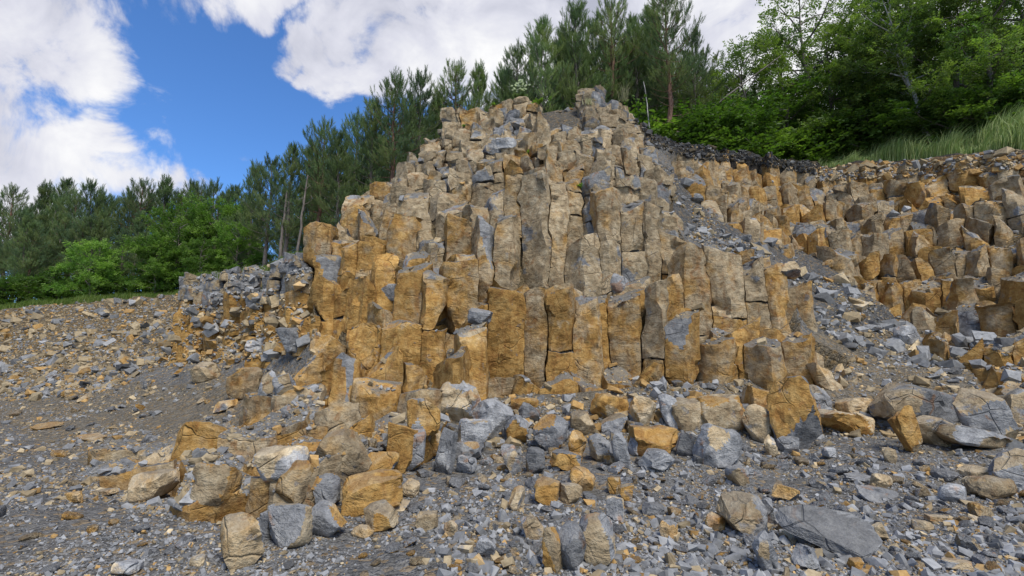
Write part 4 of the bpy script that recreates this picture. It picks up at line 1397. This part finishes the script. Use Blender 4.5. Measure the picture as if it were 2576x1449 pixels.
def pine_meshes(seed, Ht=9.0, crown0=0.25, spread=1.9, dens=1.0, bark=None, lean=0.0, sparse_top=0.0):
    r = np.random.default_rng(seed)
    wood = Bag()
    nt = 14
    t = np.linspace(0, 1, nt)
    wob = np.cumsum(r.normal(0, 0.035, (nt, 2)), 0) * Ht / 9
    trunk = np.column_stack([wob[:, 0] + lean * t * Ht, wob[:, 1], t * Ht])
    trunk[0, :2] = 0
    rad = 0.016 * Ht * (1 - t) ** 0.8 + 0.012
    trunk[0, 2] = -0.4
    tube(wood, trunk, rad, 8)

    def tp(f):
        return np.array([np.interp(f * Ht, trunk[:, 2], trunk[:, k]) for k in (0, 1)] + [f * Ht])
    P, Dd, S, Cc = [], [], [], []
    f = 0.10
    while f < 0.985:
        c0 = tp(f)
        dead = f < crown0
        nb = r.integers(2, 5) if dead else r.integers(4, 7)
        a0 = r.uniform(0, 6.28)
        g = max(0.0, (f - crown0) / (1 - crown0))
        prof = (min(1.0, 0.45 + 2.4 * g)) * (1 - g) ** 0.58 + 0.07
        for b in range(nb):
            a = a0 + b * 2 * np.pi / nb + r.normal(0, 0.25)
            L = spread * prof * r.uniform(0.5, 1.3)
            if dead:
                L = spread * r.uniform(0.3, 0.75)
            el0 = R(8 + 34 * g + r.normal(0, 8))
            m = 6
            s = np.linspace(0, 1, m)
            el = el0 + R(28) * s ** 1.5 - (R(18) if dead else 0)
            seg = L / (m - 1)
            pts = [c0]
            for q in range(1, m):
                pts.append(pts[-1] + seg * np.array([math.cos(a) * math.cos(el[q]), math.sin(a) * math.cos(el[q]), math.sin(el[q])]))
                a += r.normal(0, 0.10)
            pts = np.array(pts)
            tube(wood, pts, np.linspace(0.010 + 0.010 * L, 0.004, m), 4)
            if dead:
                continue
            shade = 1.0
            nt_ = int((6 + 22 * L) * dens * (1 - sparse_top * g))
            for q in range(nt_):
                sfrac = 1 - (r.random() ** 1.35) * 0.82
                p0 = np.array([np.interp(sfrac, s, pts[:, k]) for k in range(3)])
                dirb = pts[-1] - pts[-2]
                dirb = dirb / np.linalg.norm(dirb)
                side = np.cross(dirb, [0, 0, 1.0])
                off = r.normal(0, 0.13 + 0.20 * L * (1 - sfrac) + 0.03)
                P.append(p0 + side * off + np.array([0, 0, r.normal(0.02, 0.07)]))
                dd = dirb * 0.7 + side * np.sign(off) * 0.5 + np.array([0, 0, r.uniform(0.25, 0.95)]) + r.normal(0, 0.22, 3)
                Dd.append(dd)
                S.append(r.uniform(0.75, 1.25))
            P.append(pts[-1]); Dd.append(dirb + np.array([0, 0, 0.7])); S.append(1.2)
        f += r.uniform(0.032, 0.055) * (9.0 / Ht) ** 0.5
    top = tp(0.985)
    for q in range(8):
        P.append(top + np.array([r.normal(0, 0.03), r.normal(0, 0.03), r.uniform(-0.5, 0.1)]))
        Dd.append(np.array([r.normal(0, 0.35), r.normal(0, 0.35), 1])); S.append(1.1)
    P, Dd, S = np.array(P), np.array(Dd), np.array(S)
    base = np.array([0.130, 0.175, 0.080])
    yel = np.array([0.235, 0.255, 0.110])
    blu = np.array([0.092, 0.138, 0.086])
    k = r.random((len(P), 1))
    cl = fbm(P, 1.1, seed, 2)[:, None]
    C = base * (0.8 + 0.5 * k)
    C = np.where(cl > 0.12, C * 0.5 + yel * 0.5, C)
    C = np.where(cl < -0.14, C * 0.4 + blu * 0.6, C)
    crown = Bag()
    fr = aim_frames(Dd, r)
    which = r.integers(0, 4, len(P))
    for i in range(4):
        m = which == i
        instance(crown, TUFTS[i][0], TUFTS[i][1], P[m], fr[m], S[m], C[m])
    return wood.mesh('trunk', 'lf', bark or M_BARK, 0), crown.mesh('crown', 'lf', M_NEEDLE)


def broadleaf_meshes(seed, Ht=10.0, crown0=0.22, spread=3.0, n_limb=20, per=56, bark=None, lean=0.0, col=((0.098, 0.155, 0.040), (0.215, 0.275, 0.064)), spray=1.0, droop=0.0):
    r = np.random.default_rng(seed)
    wood = Bag()
    nt = 12
    t = np.linspace(0, 1, nt)
    wob = np.cumsum(r.normal(0, 0.10, (nt, 2)), 0) * Ht / 10
    trunk = np.column_stack([wob[:, 0] + lean * t * Ht, wob[:, 1], t * Ht * 0.93])
    trunk[0] = (0, 0, -0.4)
    tube(wood, trunk, 0.0125 * Ht * (1 - t) ** 0.85 + 0.012, 8)

    def tp(f):
        z = f * Ht * 0.93
        return np.array([np.interp(z, trunk[:, 2], trunk[:, k]) for k in (0, 1)] + [z])
    P, Dd, S = [], [], []
    for b in range(n_limb):
        f = crown0 + (0.97 - crown0) * (b + r.random()) / n_limb
        g = (f - crown0) / (1 - crown0)
        a = b * 2.4 + r.normal(0, 0.3)
        L = spread * (0.45 + 0.75 * math.sin(math.pi * min(1, g * 0.85 + 0.15))) * r.uniform(0.7, 1.15) * (1 if g < 0.8 else 0.7)
        el0 = R(12 + 45 * g + r.normal(0, 8))
        m = 7
        pts = [tp(f)]
        el = el0
        for q in range(1, m):
            pts.append(pts[-1] + L / (m - 1) * np.array([math.cos(a) * math.cos(el), math.sin(a) * math.cos(el), math.sin(el)]))
            a += r.normal(0, 0.16)
            el += r.normal(0.02 - droop, 0.12)
        pts = np.array(pts)
        s = np.linspace(0, 1, m)
        tube(wood, pts, np.linspace(0.02 + 0.012 * L, 0.006, m), 5)
        # twigs and leafy sprays
        ntw = max(3, int(L * 4.5))
        for q in range(ntw):
            sf = 0.25 + 0.75 * (q + r.random()) / ntw
            p0 = np.array([np.interp(sf, s, pts[:, k]) for k in range(3)])
            ta = a + r.choice([-1, 1]) * r.uniform(0.4, 1.3)
            tl = (0.45 + 0.55 * L * (1 - sf * 0.7)) * r.uniform(0.6, 1.1) * 0.75
            te = r.uniform(-0.25, 0.65)
            td = np.array([math.cos(ta) * math.cos(te), math.sin(ta) * math.cos(te), math.sin(te)])
            tw = np.array([p0, p0 + td * tl * 0.5, p0 + td * tl + np.array([0, 0, -0.06 * tl])])
            tube(wood, tw, [0.009, 0.006, 0.003], 3)
            ns = max(4, int(per * tl / 4.0))
            for w_ in range(ns):
                u = r.random() ** 0.7
                pp = p0 + td * tl * u + r.normal(0, 0.13, 3) * np.array([1, 1, 0.55])
                P.append(pp)
                Dd.append(td * 0.8 + r.normal(0, 0.55, 3) + np.array([0, 0, -0.10]))
                S.append(r.uniform(0.75, 1.25) * spray)
    P, Dd, S = np.array(P), np.array(Dd), np.array(S)
    k = r.random((len(P), 1))
    cl = fbm(P, 0.8, seed, 2)[:, None] + r.normal(0, 0.12, (len(P), 1))
    mixf = np.clip(0.5 + cl * 1.6, 0, 1)
    C = np.array(col[0]) * (1 - mixf) + np.array(col[1]) * mixf
    C = C * (0.75 + 0.5 * k)
    crown = Bag()
    z = unit(Dd)
    # the spray's leaves lie roughly level: y axis of the spray points up
    upv = np.tile(np.array([0, 0, 1.0]), (len(z), 1)) + r.normal(0, 0.35, z.shape)
    x = unit(np.cross(upv, z))
    y = np.cross(z, x)
    fr = np.stack([x, y, z], 2)
    which = r.integers(0, 4, len(P))
    for i in range(4):
        m = which == i
        instance(crown, SPRAYS[i][0], SPRAYS[i][1], P[m], fr[m], S[m], C[m])
    return wood.mesh('trunk', 'lf', bark or M_BARK, 0), crown.mesh('crown', 'lf', M_LEAF)


def tree(name, meshes, h_ref, label, cat, px, top, Y, group=None, dz=0.0, rz=None, wide=1.0):
    p = at(px, 700, Y)
    x = p[0]
    zt = at(px, top, Y)[2]
    zg, _ = HG(x, Y)
    zg += dz
    hgt = max(1.0, zt - zg)
    root = link(name, None, loc=(x, Y, zg))
    root.rotation_euler = (0, 0, rng.uniform(0, 6.28) if rz is None else rz)
    s = hgt / h_ref
    root.scale = (s * wide, s * wide, s)
    link('trunk', meshes[0], root)
    link('crown', meshes[1], root)
    tag(root, label, cat, group)
    return root


PINES = [pine_meshes(11, 9, 0.34, 1.9, 0.62), pine_meshes(12, 9, 0.36, 2.2, 0.6), pine_meshes(13, 9, 0.22, 1.8, 0.75), pine_meshes(14, 9, 0.44, 1.9, 0.6, M_BARKRED, sparse_top=0.35),
         pine_meshes(15, 9, 0.18, 1.6, 0.8, sparse_top=0.2)]
LEAFY = [broadleaf_meshes(21, 10, 0.16, 2.9), broadleaf_meshes(22, 10, 0.22, 2.6), broadleaf_meshes(23, 10, 0.10, 2.5, 22, col=((0.080, 0.14, 0.034), (0.165, 0.225, 0.048)))]
YOUNG = broadleaf_meshes(31, 5, 0.06, 1.7, 22, 80, col=((0.120, 0.215, 0.042), (0.215, 0.32, 0.065)), spray=1.0)
LIGHT = broadleaf_meshes(32, 7, 0.10, 2.4, 22, 80, col=((0.095, 0.175, 0.032), (0.185, 0.28, 0.052)))
BUSH = broadleaf_meshes(33, 2.2, 0.03, 1.1, 14, 90, col=((0.070, 0.130, 0.024), (0.14, 0.205, 0.038)), spray=0.95)
SPARSE = broadleaf_meshes(34, 10, 0.45, 2.4, 16, 16)

# pines beside and behind the outcrop, from the left to the right
for k, (px, top, Y, v, label) in enumerate([
    (628, 428, 24, 2, 'leftmost tall pine of the stand beside the outcrop, against blue sky'),
    (662, 405, 21, 1, 'dark pine next to the leftmost tall pine of the stand'),
    (712, 372, 19.5, 0, 'pine with a bare grey trunk above the left end of the grey rim'),
    (768, 372, 23, 4, 'bushy dark pine behind two bare pine trunks'),
    (800, 320, 20.0, 3, 'thin pine with a spindly top rising above its neighbours by the blue sky'),
    (850, 345, 18.5, 2, 'full pine with broad level branches just left of the outcrop flank'),
    (885, 300, 21, 1, 'dark pine between the spindly pine and the outcrop shoulder'),
    (920, 262, 19.5, 0, 'tall pine with a rounded tip left of the outcrop shoulder'),
    (975, 202, 19.0, 3, 'tall pine with a bare reddish trunk seen beside the outcrop shoulder'),
    (1052, 196, 20.5, 1, 'broad topped pine right of the reddish trunk pine'),
    (1095, 240, 22, 4, 'short dark pine behind the left edge of the summit'),
    (1140, 172, 21.5, 3, 'open airy pine with sky showing through behind the left summit blocks'),
    (1196, 180, 23, 4, 'narrow pointed pine right of the open airy pine'),
    (1262, 190, 24, 2, 'low pine behind the white flowers of the summit'),
    (1305, 128, 21.5, 1, 'pine with a side branch reaching left above the white flowers'),
    (1372, 55, 21.5, 0, 'tall pine with a wide open top above the middle of the summit'),
    (1425, 92, 24, 4, 'shorter pine between two tall ones above the summit'),
    (1472, 32, 22, 2, 'tall pointed pine straight above the summit knob'),
    (1512, 66, 25, 1, 'pine half hidden behind the pine with a lollipop tip'),
    (1560, 12, 22.5, 3, 'tall pine with a tufted lollipop tip right of the summit knob'),
    (1622, 55, 24, 0, 'dense pine left of the tallest pine'),
    (1655, 30, 27, 4, 'dark narrow pine behind the tallest pine'),
    (1700, -12, 21.5, 3, 'tallest pine with a straight reddish trunk, right of the outcrop'),
    (1768, 90, 23.5, 1, 'leaning pine with a long branch reaching right, beside the tallest pine'),
    (1590, 130, 26, 2, 'lower pine filling the gap behind the summit knob'),
]):
    tree('pine_tree', PINES[v], 9.0, label, 'pine tree', px, top, Y, 'pines beside and behind the outcrop', wide=1.0)
# wood behind them
for k in range(34):
    px = 600 + 1250 * (k + rng.random()) / 34
    line = np.interp(px, [600, 720, 900, 980, 1140, 1260, 1370, 1560, 1700, 1850], [470, 430, 335, 270, 240, 240, 150, 110, 90, 180])
    tree('pine_tree', PINES[rng.integers(0, 5)], 9.0, 'dark pine in the back rows of the wood behind the outcrop', 'pine tree', px, line + rng.uniform(5, 90), rng.uniform(25, 38), 'back row pines behind the outcrop')
# pine wood beyond the left terrace
front = [(-40, 520), (8, 492), (52, 540), (78, 482), (112, 515), (142, 472), (172, 505), (198, 478), (236, 502), (272, 520), (300, 500), (332, 474), (365, 505), (402, 468), (430, 500), (458, 478), (490, 488), (524, 480), (556, 498), (590, 490)]
for k, (px, top) in enumerate(front):
    tree('pine_tree', PINES[(k * 3) % 5], 9.0, 'dark green pine in the skyline row of the wood beyond the left terrace', 'pine tree', px, top - 12, rng.uniform(31, 36), 'skyline pines beyond the left terrace')
for k in range(40):
    px = -160 + 800 * (k + rng.random()) / 40
    tree('pine_tree', PINES[rng.integers(0, 5)], 9.0, 'dark green pine in the front rows of the wood beyond the left terrace', 'pine tree', px, rng.uniform(520, 640), rng.uniform(24.5, 30), 'front pines beyond the left terrace')
# bright broadleaved trees at the left wood edge
tree('broadleaf_tree', YOUNG, 5.0, 'small bright green tree with layered branches at the edge of the left terrace', 'tree', 232, 602, 23.0, wide=1.05)
for px, top, Y, label in [(440, 520, 23.5, 'light green broadleaved tree right of the small bright tree on the left terrace'),
                          (535, 502, 25.0, 'tallest light green tree between the dark pines and the grey rim'),
                          (392, 590, 22.5, 'low light green tree beside the small bright tree'),
                          (592, 560, 22.0, 'light green tree touching the leftmost tall pine'),
                          (500, 600, 21.5, 'low leafy tree just behind the corner of the grey rim')]:
    tree('broadleaf_tree', LIGHT, 7.0, label, 'tree', px, top, Y, 'light green trees at the left wood edge')
# broadleaved wood on the right terrace
for px, top, Y, v, label in [
    (1835, 175, 24.5, 0, 'broadleaved tree directly right of the leaning pine'),
    (1905, 108, 24.0, 1, 'rounded broadleaved tree behind the leaning dead trunk'),
    (1990, 62, 24.5, 2, 'broadleaved tree with twiggy top left of the open crowned tree'),
    (2070, -30, 25.0, 3, 'open crowned tree with sky showing through its thin top'),
    (2150, 30, 24.0, 0, 'broadleaved tree right of the open crowned tree, above the grass bank start'),
    (2225, -20, 24.5, 2, 'tall broadleaved tree behind the left half of the grass bank'),
    (2310, -110, 23.0, 1, 'tall dense broadleaved tree above the middle of the grass bank'),
    (2400, -40, 20.8, 4, 'leaning birch like tree with a pale crooked trunk on the grass bank'),
    (2450, -150, 21.0, 0, 'very tall broadleaved tree behind the pale crooked trunk'),
    (2560, -120, 19.5, 2, 'broadleaved tree at the right end of the grass bank'),
    (2680, -150, 19.0, 1, 'broadleaved tree beyond the right end of the grass bank'),
]:
    me = {3: SPARSE}.get(v) or (LEAFY[v] if v < 3 else None)
    if v == 4:
        me = broadleaf_meshes(41, 10, 0.20, 2.6, 18, 60, M_BIRCH, lean=-0.16)
    tree('broadleaf_tree', me, 10.0, label, 'tree', px, top, Y, 'broadleaved trees on the right terrace', rz=0.0 if v == 4 else None)
for k in range(15):
    px = 1830 + 850 * (k + rng.random()) / 15
    top = np.interp(px, [1830, 2000, 2100, 2300, 2700], [240, 150, 150, 60, 0]) + rng.uniform(-20, 130)
    tree('broadleaf_tree', LEAFY[rng.integers(0, 3)], 10.0, 'leafy tree in the back rows of the wood on the right terrace', 'tree', px, top, rng.uniform(26, 36), 'back row trees on the right terrace')
for k, (px, top, Y) in enumerate([(1760, 300, 22.5), (1815, 318, 23), (1870, 300, 23), (1925, 335, 23), (1985, 350, 23.6), (2040, 355, 24), (1720, 318, 22.0), (1950, 290, 25), (2100, 320, 24.5), (2180, 300, 24), (2270, 290, 23), (2350, 285, 22),
                                  (2440, 265, 20), (2540, 240, 19), (1660, 300, 23.5), (2620, 230, 18.5)]):
    tree('shrub', BUSH, 2.2, 'leafy green shrub in the undergrowth along the edge of the right wood', 'shrub', px, top, Y, 'undergrowth shrubs along the right wood edge', wide=1.5)
for k in range(12):
    px = -60 + 560 * (k + rng.random()) / 12
    tree('shrub', BUSH, 2.2, 'low green shrub at the foot of the pines on the left terrace', 'shrub', px, rng.uniform(690, 725), rng.uniform(22.6, 24.2), 'low shrubs on the left terrace', wide=1.5)


def bare_stem(name, label, p0, p1, r0, r1, mat, seed, twigs=6):
    r = np.random.default_rng(seed)
    p0, p1 = np.array(p0), np.array(p1)
    bag = Bag()
    t = np.linspace(0, 1, 9)[:, None]
    pts = (p1 - p0) * t + r.normal(0, 0.015, (9, 3))
    tube(bag, pts, np.linspace(r0, r1, 9), 7)
    L = np.linalg.norm(p1 - p0)
    for k in range(twigs):
        f = 0.35 + 0.6 * r.random()
        s = (p1 - p0) * f
        d = unit(r.normal(0, 1, 3)) * 0.10 * L
        tube(bag, [s, s + d * 0.5, s + d + np.array([0, 0, 0.05])], [r1 * 0.6, r1 * 0.4, r1 * 0.2], 4)
    o = link(name, bag.mesh(name, 'lf', mat, 0), loc=tuple(p0))
    return tag(o, label, 'tree trunk')


bare_stem('fallen_tree', 'leaning dead bare trunk crossing in front of the right wood', at(1690, 345, 21.3), at(1965, 140, 22.0), 0.05, 0.022, M_BARK, 61, 9)
bare_stem('birch_tree', 'thin whitish bare stem between the outcrop and the tallest pine', at(1634, 322, 21.0), at(1620, 205, 21.4), 0.028, 0.016, M_BIRCH, 62, 3)
bare_stem('dead_tree', 'bare grey dead pine stem standing in front of the pines left of the outcrop', at(744, 655, 18.6), at(774, 440, 18.8), 0.055, 0.025, M_BARK, 63, 8)
bare_stem('dead_tree', 'dark bare pine stem left of the bare grey dead stem', at(702, 662, 19.0), at(722, 480, 19.1), 0.065, 0.03, M_BARK, 64, 8)

# ------------------------------------------------------------------ grass, flowers, small plants
def blades(name, label, pts, hts, seed, lean=(0.3, 0.0), cols=((0.13, 0.17, 0.05), (0.26, 0.25, 0.10)), wid=0.012, kind='stuff'):
    r = np.random.default_rng(seed)
    pts, hts = np.array(pts), np.array(hts)
    N = len(pts)
    a = r.uniform(0, 6.28, N)
    side = np.column_stack([np.cos(a), np.sin(a), np.zeros(N)]) * wid
    ln = np.column_stack([lean[0] + r.normal(0, 0.22, N), lean[1] + r.normal(0, 0.22, N), np.zeros(N)])
    b0 = pts - [0, 0, 0.03]
    m = pts + np.column_stack([np.zeros((N, 2)), hts * 0.6]) + ln * hts[:, None] * 0.35
    t = pts + np.column_stack([np.zeros((N, 2)), hts * 0.92]) + ln * hts[:, None] * 1.05
    V = np.stack([b0 - side, b0 + side, m - side * 0.7, m + side * 0.7, t], 1).reshape(-1, 3)
    k = (np.arange(N) * 5)[:, None]
    Q = k + np.array([[0, 1, 3, 2]])
    T = k + np.array([[2, 3, 4]])
    f = r.random((N, 1))
    C = np.array(cols[0]) * (1 - f) + np.array(cols[1]) * f
    bag = Bag()
    bag.add(V, Q, T, C, C)
    o = link(name, bag.mesh(name, 'lf', M_GRASS))
    return tag(o, label, kind=kind)


def rim_points(k0, k1, v0, v1, n, seed, jit=0.0):
    r = np.random.default_rng(seed)
    ks = r.uniform(k0, k1, n)
    u = np.interp(ks, KEYS, np.arange(NP_))
    v = r.uniform(v0, v1, n)
    P = surf(u, v)
    return [(x, y, HG(x, y)[0]) for x, y, z in P], ks, v


pts, ks, v = rim_points(2060, 3100, 12.12, 13.6, 26000, 71)
ht = rng.uniform(0.5, 1.1, len(pts)) * np.clip(1.0 + 2.2 * vnoise(np.array(pts), 0.9, 73) + 1.2 * vnoise(np.array(pts), 2.5, 74), 0.35, 1.7) * np.interp(ks, [2060, 2140, 2300], [0.6, 0.9, 1.0])
blades('grass', 'tall wind bent yellow green grass on the bank along the right wood', pts, ht, 72, lean=(0.45, 0.0), cols=((0.16, 0.25, 0.065), (0.36, 0.39, 0.16)))
pts, ks, v = rim_points(-300, 448, 12.1, 13.0, 9000, 73)
blades('grass', 'short green grass along the left terrace rim', pts, rng.uniform(0.12, 0.35, len(pts)), 74, cols=((0.09, 0.15, 0.03), (0.20, 0.24, 0.06)))
pts, ks, v = rim_points(455, 800, 12.15, 13.2, 7000, 75)
blades('grass', 'green grass strip on top of the grey rim beside the outcrop', pts, rng.uniform(0.10, 0.32, len(pts)), 76, cols=((0.09, 0.15, 0.03), (0.21, 0.24, 0.07)))
pts, ks, v = rim_points(1640, 2080, 12.75, 13.8, 7000, 77)
blades('grass', 'dark green grass and weeds behind the black soil edge', pts, rng.uniform(0.15, 0.4, len(pts)), 78, cols=((0.06, 0.11, 0.025), (0.13, 0.17, 0.045)))


def plant_base(px, py):
    loc, nor, ob = hit(px, py)
    return np.array(loc) if loc is not None else at(px, py, 16.5)


def flower_clump():
    r = np.random.default_rng(81)
    p = plant_base(1308, 257)
    if p[1] > 18.5:
        p = at(1308, 250, 16.6)
    root = link('flowering_plant', None, loc=tuple(p))
    tag(root, 'clump of white flower heads on thin stems on the summit of the outcrop', 'flowers')
    st, hd = Bag(), []
    for k in range(46):
        a, sp, h = r.uniform(0, 6.28), abs(r.normal(0, 0.16)), r.uniform(0.38, 0.72)
        tip = np.array([math.cos(a) * sp, math.sin(a) * sp * 0.8, h])
        pts = np.array([[0.05 * math.cos(a), 0.05 * math.sin(a), -0.05], tip * np.array([0.45, 0.45, 0.6]), tip])
        tube(st, pts, [0.006, 0.005, 0.004], 4, (0.16, 0.22, 0.07))
        hd.append(tip)
    link('stems', st.mesh('stems', 'lf', M_GRASS), root)
    fl = Bag()
    for tip in hd:
        c = ICO3_V[:: 1]
        n = 14
        for q in range(n):
            a = q * 2.4
            d = np.array([math.cos(a) * math.sqrt(q / n), math.sin(a) * math.sqrt(q / n), 0.55])
            d /= np.linalg.norm(d)
            s = np.cross(d, [0.3, 0.2, 1]) * 0.012
            b = tip + d * 0.012
            fl.add(np.array([b - s, b + s, b + d * 0.038 + s * 0.8, b + d * 0.038 - s * 0.8]), [[0, 1, 2, 3]], None, (0.80, 0.79, 0.74), None)
    link('flower_heads', fl.mesh('flower_heads', 'lf', M_PETAL), root)
    lb = Bag()
    for k in range(170):
        a, L = r.uniform(0, 6.28), r.uniform(0.16, 0.34)
        d = np.array([math.cos(a), math.sin(a), 0])
        s = np.array([-math.sin(a), math.cos(a), 0]) * 0.007
        o = d * r.uniform(0, 0.08)
        lb.add(np.array([o - s, o + s, o + d * L * 0.3 + [0, 0, L * 0.75] + s * 0.7, o + d * L * 0.75 + [0, 0, L * 0.85]]), None, [[0, 1, 2], [0, 2, 3]], None, (0.14, 0.21, 0.05))
    link('leaves', lb.mesh('leaves', 'lf', M_GRASS), root)


def leafy_plant(px, py, label, size, seed, n=14, Yd=16.6):
    r = np.random.default_rng(seed)
    p = plant_base(px, py)
    if p[1] > 18.5:
        p = at(px, py - 4, Yd)
    bag = Bag()
    for k in range(n):
        a, el = r.uniform(0, 6.28), R(r.uniform(20, 75))
        L = size * r.uniform(0.6, 1.1)
        d = np.array([math.cos(a) * math.cos(el), math.sin(a) * math.cos(el), math.sin(el)])
        s = np.array([-math.sin(a), math.cos(a), 0]) * L * 0.22
        c = np.array([0.17, 0.26, 0.05]) * r.uniform(0.7, 1.25)
        bag.add(np.array([d * 0, d * L * 0.5 + s, d * L * 0.5 - s, d * L + [0, 0, -0.15 * L]]), None, [[0, 1, 2], [1, 3, 2]], None, c)
        tube(bag, [d * -0.03, d * L * 0.5], [0.006, 0.004], 4, tuple(c * 0.8))
    o = link('leafy_weed', bag.mesh('leafy_weed', 'lf', M_LEAF), loc=tuple(p))
    tag(o, label, 'plant')


flower_clump()
leafy_plant(1355, 264, 'bright green broad leaved weed right of the white flowers on the summit', 0.34, 91, 16)
leafy_plant(1385, 252, 'small light green weed near the summit soil, right of the broad leaved weed', 0.18, 92, 10)
leafy_plant(1243, 266, 'tiny green weed left of the white flowers', 0.16, 93, 10)
leafy_plant(1462, 472, 'little green tuft growing in a joint above the tall columns', 0.15, 94, 22)
leafy_plant(1168, 320, 'little green tuft between the blocks under the left summit', 0.13, 95, 18)
leafy_plant(1330, 385, 'little green tuft right of the whitish flat block', 0.13, 96, 18)


def grass_tuft(px, py, label, n, h, seed):
    r = np.random.default_rng(seed)
    p = plant_base(px, py)
    if p[1] > 19:
        p = at(px, py, 16.8)
    pts = r.normal(0, 0.07, (n, 3)) * [1, 1, 0]
    o = blades('grass_tuft', label, pts, r.uniform(0.5, 1.0, n) * h, seed, (0.12, 0), ((0.20, 0.21, 0.10), (0.38, 0.34, 0.20)), 0.008, kind=None)
    o.location = tuple(p)
    tag(o, label, 'grass tuft')


grass_tuft(1572, 252, 'dry grass tuft with seed heads right of the summit knob', 40, 0.75, 97)
grass_tuft(1480, 262, 'dry drooping grass on the summit knob', 60, 0.3, 98)
# ------------------------------------------------------------------ sky, clouds, sun
SUN_AZ, SUN_EL = R(152), R(56)       # azimuth clockwise from +Y: behind the camera, to its right
sun_d = bpy.data.lights.new('sun', 'SUN')
sun_d.energy = 3.2
sun_d.angle = R(20)
sun_d.color = (1.0, 0.96, 0.89)
sun = link('sun', sun_d)
dirv = Vector((math.sin(SUN_AZ) * math.cos(SUN_EL), math.cos(SUN_AZ) * math.cos(SUN_EL), math.sin(SUN_EL)))
sun.rotation_euler = dirv.to_track_quat('Z', 'Y').to_euler()

world = bpy.data.worlds.new('World')
scene.world = world
world.use_nodes = True


class WT(NT):
    def __init__(self, w):
        self.t = w.node_tree
        self.t.nodes.clear()
        self.out = self.t.nodes.new('ShaderNodeOutputWorld')


w = WT(world)
tc = w.n('TexCoord')
dvec = tc.outputs['Generated']
sky = w.n('TexSky', sky_type='NISHITA')
sky.sun_disc = False
sky.sun_elevation = SUN_EL
sky.sun_rotation = SUN_AZ
sky.altitude = 300
sky.air_density = 1.0
sky.dust_density = 0.4
sky.ozone_density = 2.5
bsky = w.n('Background')
skyc = w.mix(1.0, sky.outputs[0], (0.62, 0.98, 1.40), 'MULTIPLY')
w.l(skyc, bsky.inputs[0])
bsky.inputs[1].default_value = 0.115
# cloud banks: (survey x, y, angular radius in degrees, weight)
CLOUDS = [(30, 40, 6, 1), (150, 50, 5.6, 1), (200, 110, 4.4, 1), (258, 112, 2.4, .8), (120, 140, 6, 1), (20, 160, 6, .9), (-90, 100, 9, 1), (170, 205, 3.2, .75),
          (20, 250, 6, 1), (130, 300, 5, 1), (215, 320, 4.0, 1), (270, 350, 3, .8), (20, 380, 8, 1), (130, 420, 6.5, 1), (240, 450, 4.5, 1), (-120, 350, 10, 1),
          (330, 440, 3.0, .8), (400, 465, 2.8, .8), (470, 490, 2.4, .65), (350, 490, 3.0, .9),
          (330, -20, 2.4, .6), (430, -14, 2.8, .75), (560, -8, 2.8, .8), (650, 0, 2.8, .85), (720, -30, 2.4, .8),
          (785, 120, 2.8, 1), (748, 175, 2.0, .8), (775, 215, 1.6, .7), (845, 60, 2.4, .75), (890, 60, 5.5, 1.1), (860, 160, 4.5, 1.1), (960, 140, 5.5, 1.2), (1010, 60, 8, 1.2), (1080, 150, 6, 1.2), (1180, 80, 9, 1.2),
          (1300, 30, 12, 1.2), (1500, 60, 14, 1.2), (1750, 60, 14, 1.2), (2000, 100, 16, 1.2), (2350, 100, 18, 1.2), (2600, 200, 22, 1.2), (-250, 500, 14, 1.0)]
acc = None
warp = w.n('TexNoise')
w.l(dvec, warp.inputs['Vector'])
warp.inputs['Scale'].default_value = 5.0
warp.inputs['Detail'].default_value = 6
warp.inputs['Roughness'].default_value = 0.62
wv = w.vmath('SUBTRACT', warp.outputs['Color'], (0.5, 0.5, 0.5))
wsc = w.n('VectorMath', operation='SCALE')
w.l(wv, wsc.inputs[0])
wsc.inputs[3].default_value = 0.13
dw = w.vmath('NORMALIZE', w.vmath('ADD', dvec, wsc.outputs[0]))
for (px, py, rad, wt) in CLOUDS:
    d = ray(px, py)
    d = d / np.linalg.norm(d)
    dot = w.n('VectorMath', operation='DOT_PRODUCT')
    w.l(dw, dot.inputs[0])
    dot.inputs[1].default_value = tuple(d)
    mr = w.n('MapRange')
    w.l(dot.outputs['Value'], mr.inputs[0])
    mr.inputs[1].default_value = math.cos(R(rad * 1.08))
    mr.inputs[2].default_value = math.cos(R(rad * 0.15))
    mr.inputs[4].default_value = wt
    acc = mr.outputs[0] if acc is None else w.math('MAXIMUM', acc, mr.outputs[0])
sx = w.n('SeparateXYZ')
w.l(dvec, sx.inputs[0])
# broken cover over the rest of the sky, behind and above the camera
back = w.math('MULTIPLY', w.smooth(w.math('MULTIPLY', sx.outputs[1], -1.0), -0.25, 0.35), 0.62)
acc = w.math('MAXIMUM', acc, back)
fine = w.noise(dvec, 7.5, 9, 0.62, 0.5)
mask = w.smooth(w.math('ADD', acc, w.math('MULTIPLY', w.math('SUBTRACT', fine, 0.5), 2.9)), 0.32, 0.92)
shade = w.noise(dvec, 3.6, 5, 0.55, 0.5)
thick = w.math('ADD', w.math('MULTIPLY', shade, 0.75), w.math('MULTIPLY', fine, 0.35))
ccol = w.ramp(thick, [(0.43, (0.46, 0.48, 0.58)), (0.55, (0.70, 0.71, 0.80)), (0.68, (0.98, 0.98, 0.98))])
bcl = w.n('Background')
w.l(ccol, bcl.inputs[0])
bcl.inputs[1].default_value = 0.86
mx = w.n('MixShader')
w.l(mask, mx.inputs[0])
w.l(bsky.outputs[0], mx.inputs[1])
w.l(bcl.outputs[0], mx.inputs[2])
w.l(mx.outputs[0], w.out.inputs[0])

scene.view_settings.view_transform = 'Standard'
scene.view_settings.look = 'None'
scene.view_settings.exposure = 0.28
scene.view_settings.gamma = 1.0
scene.cycles.max_bounces = 6
scene.cycles.transparent_max_bounces = 4
scene.cycles.use_denoising = True
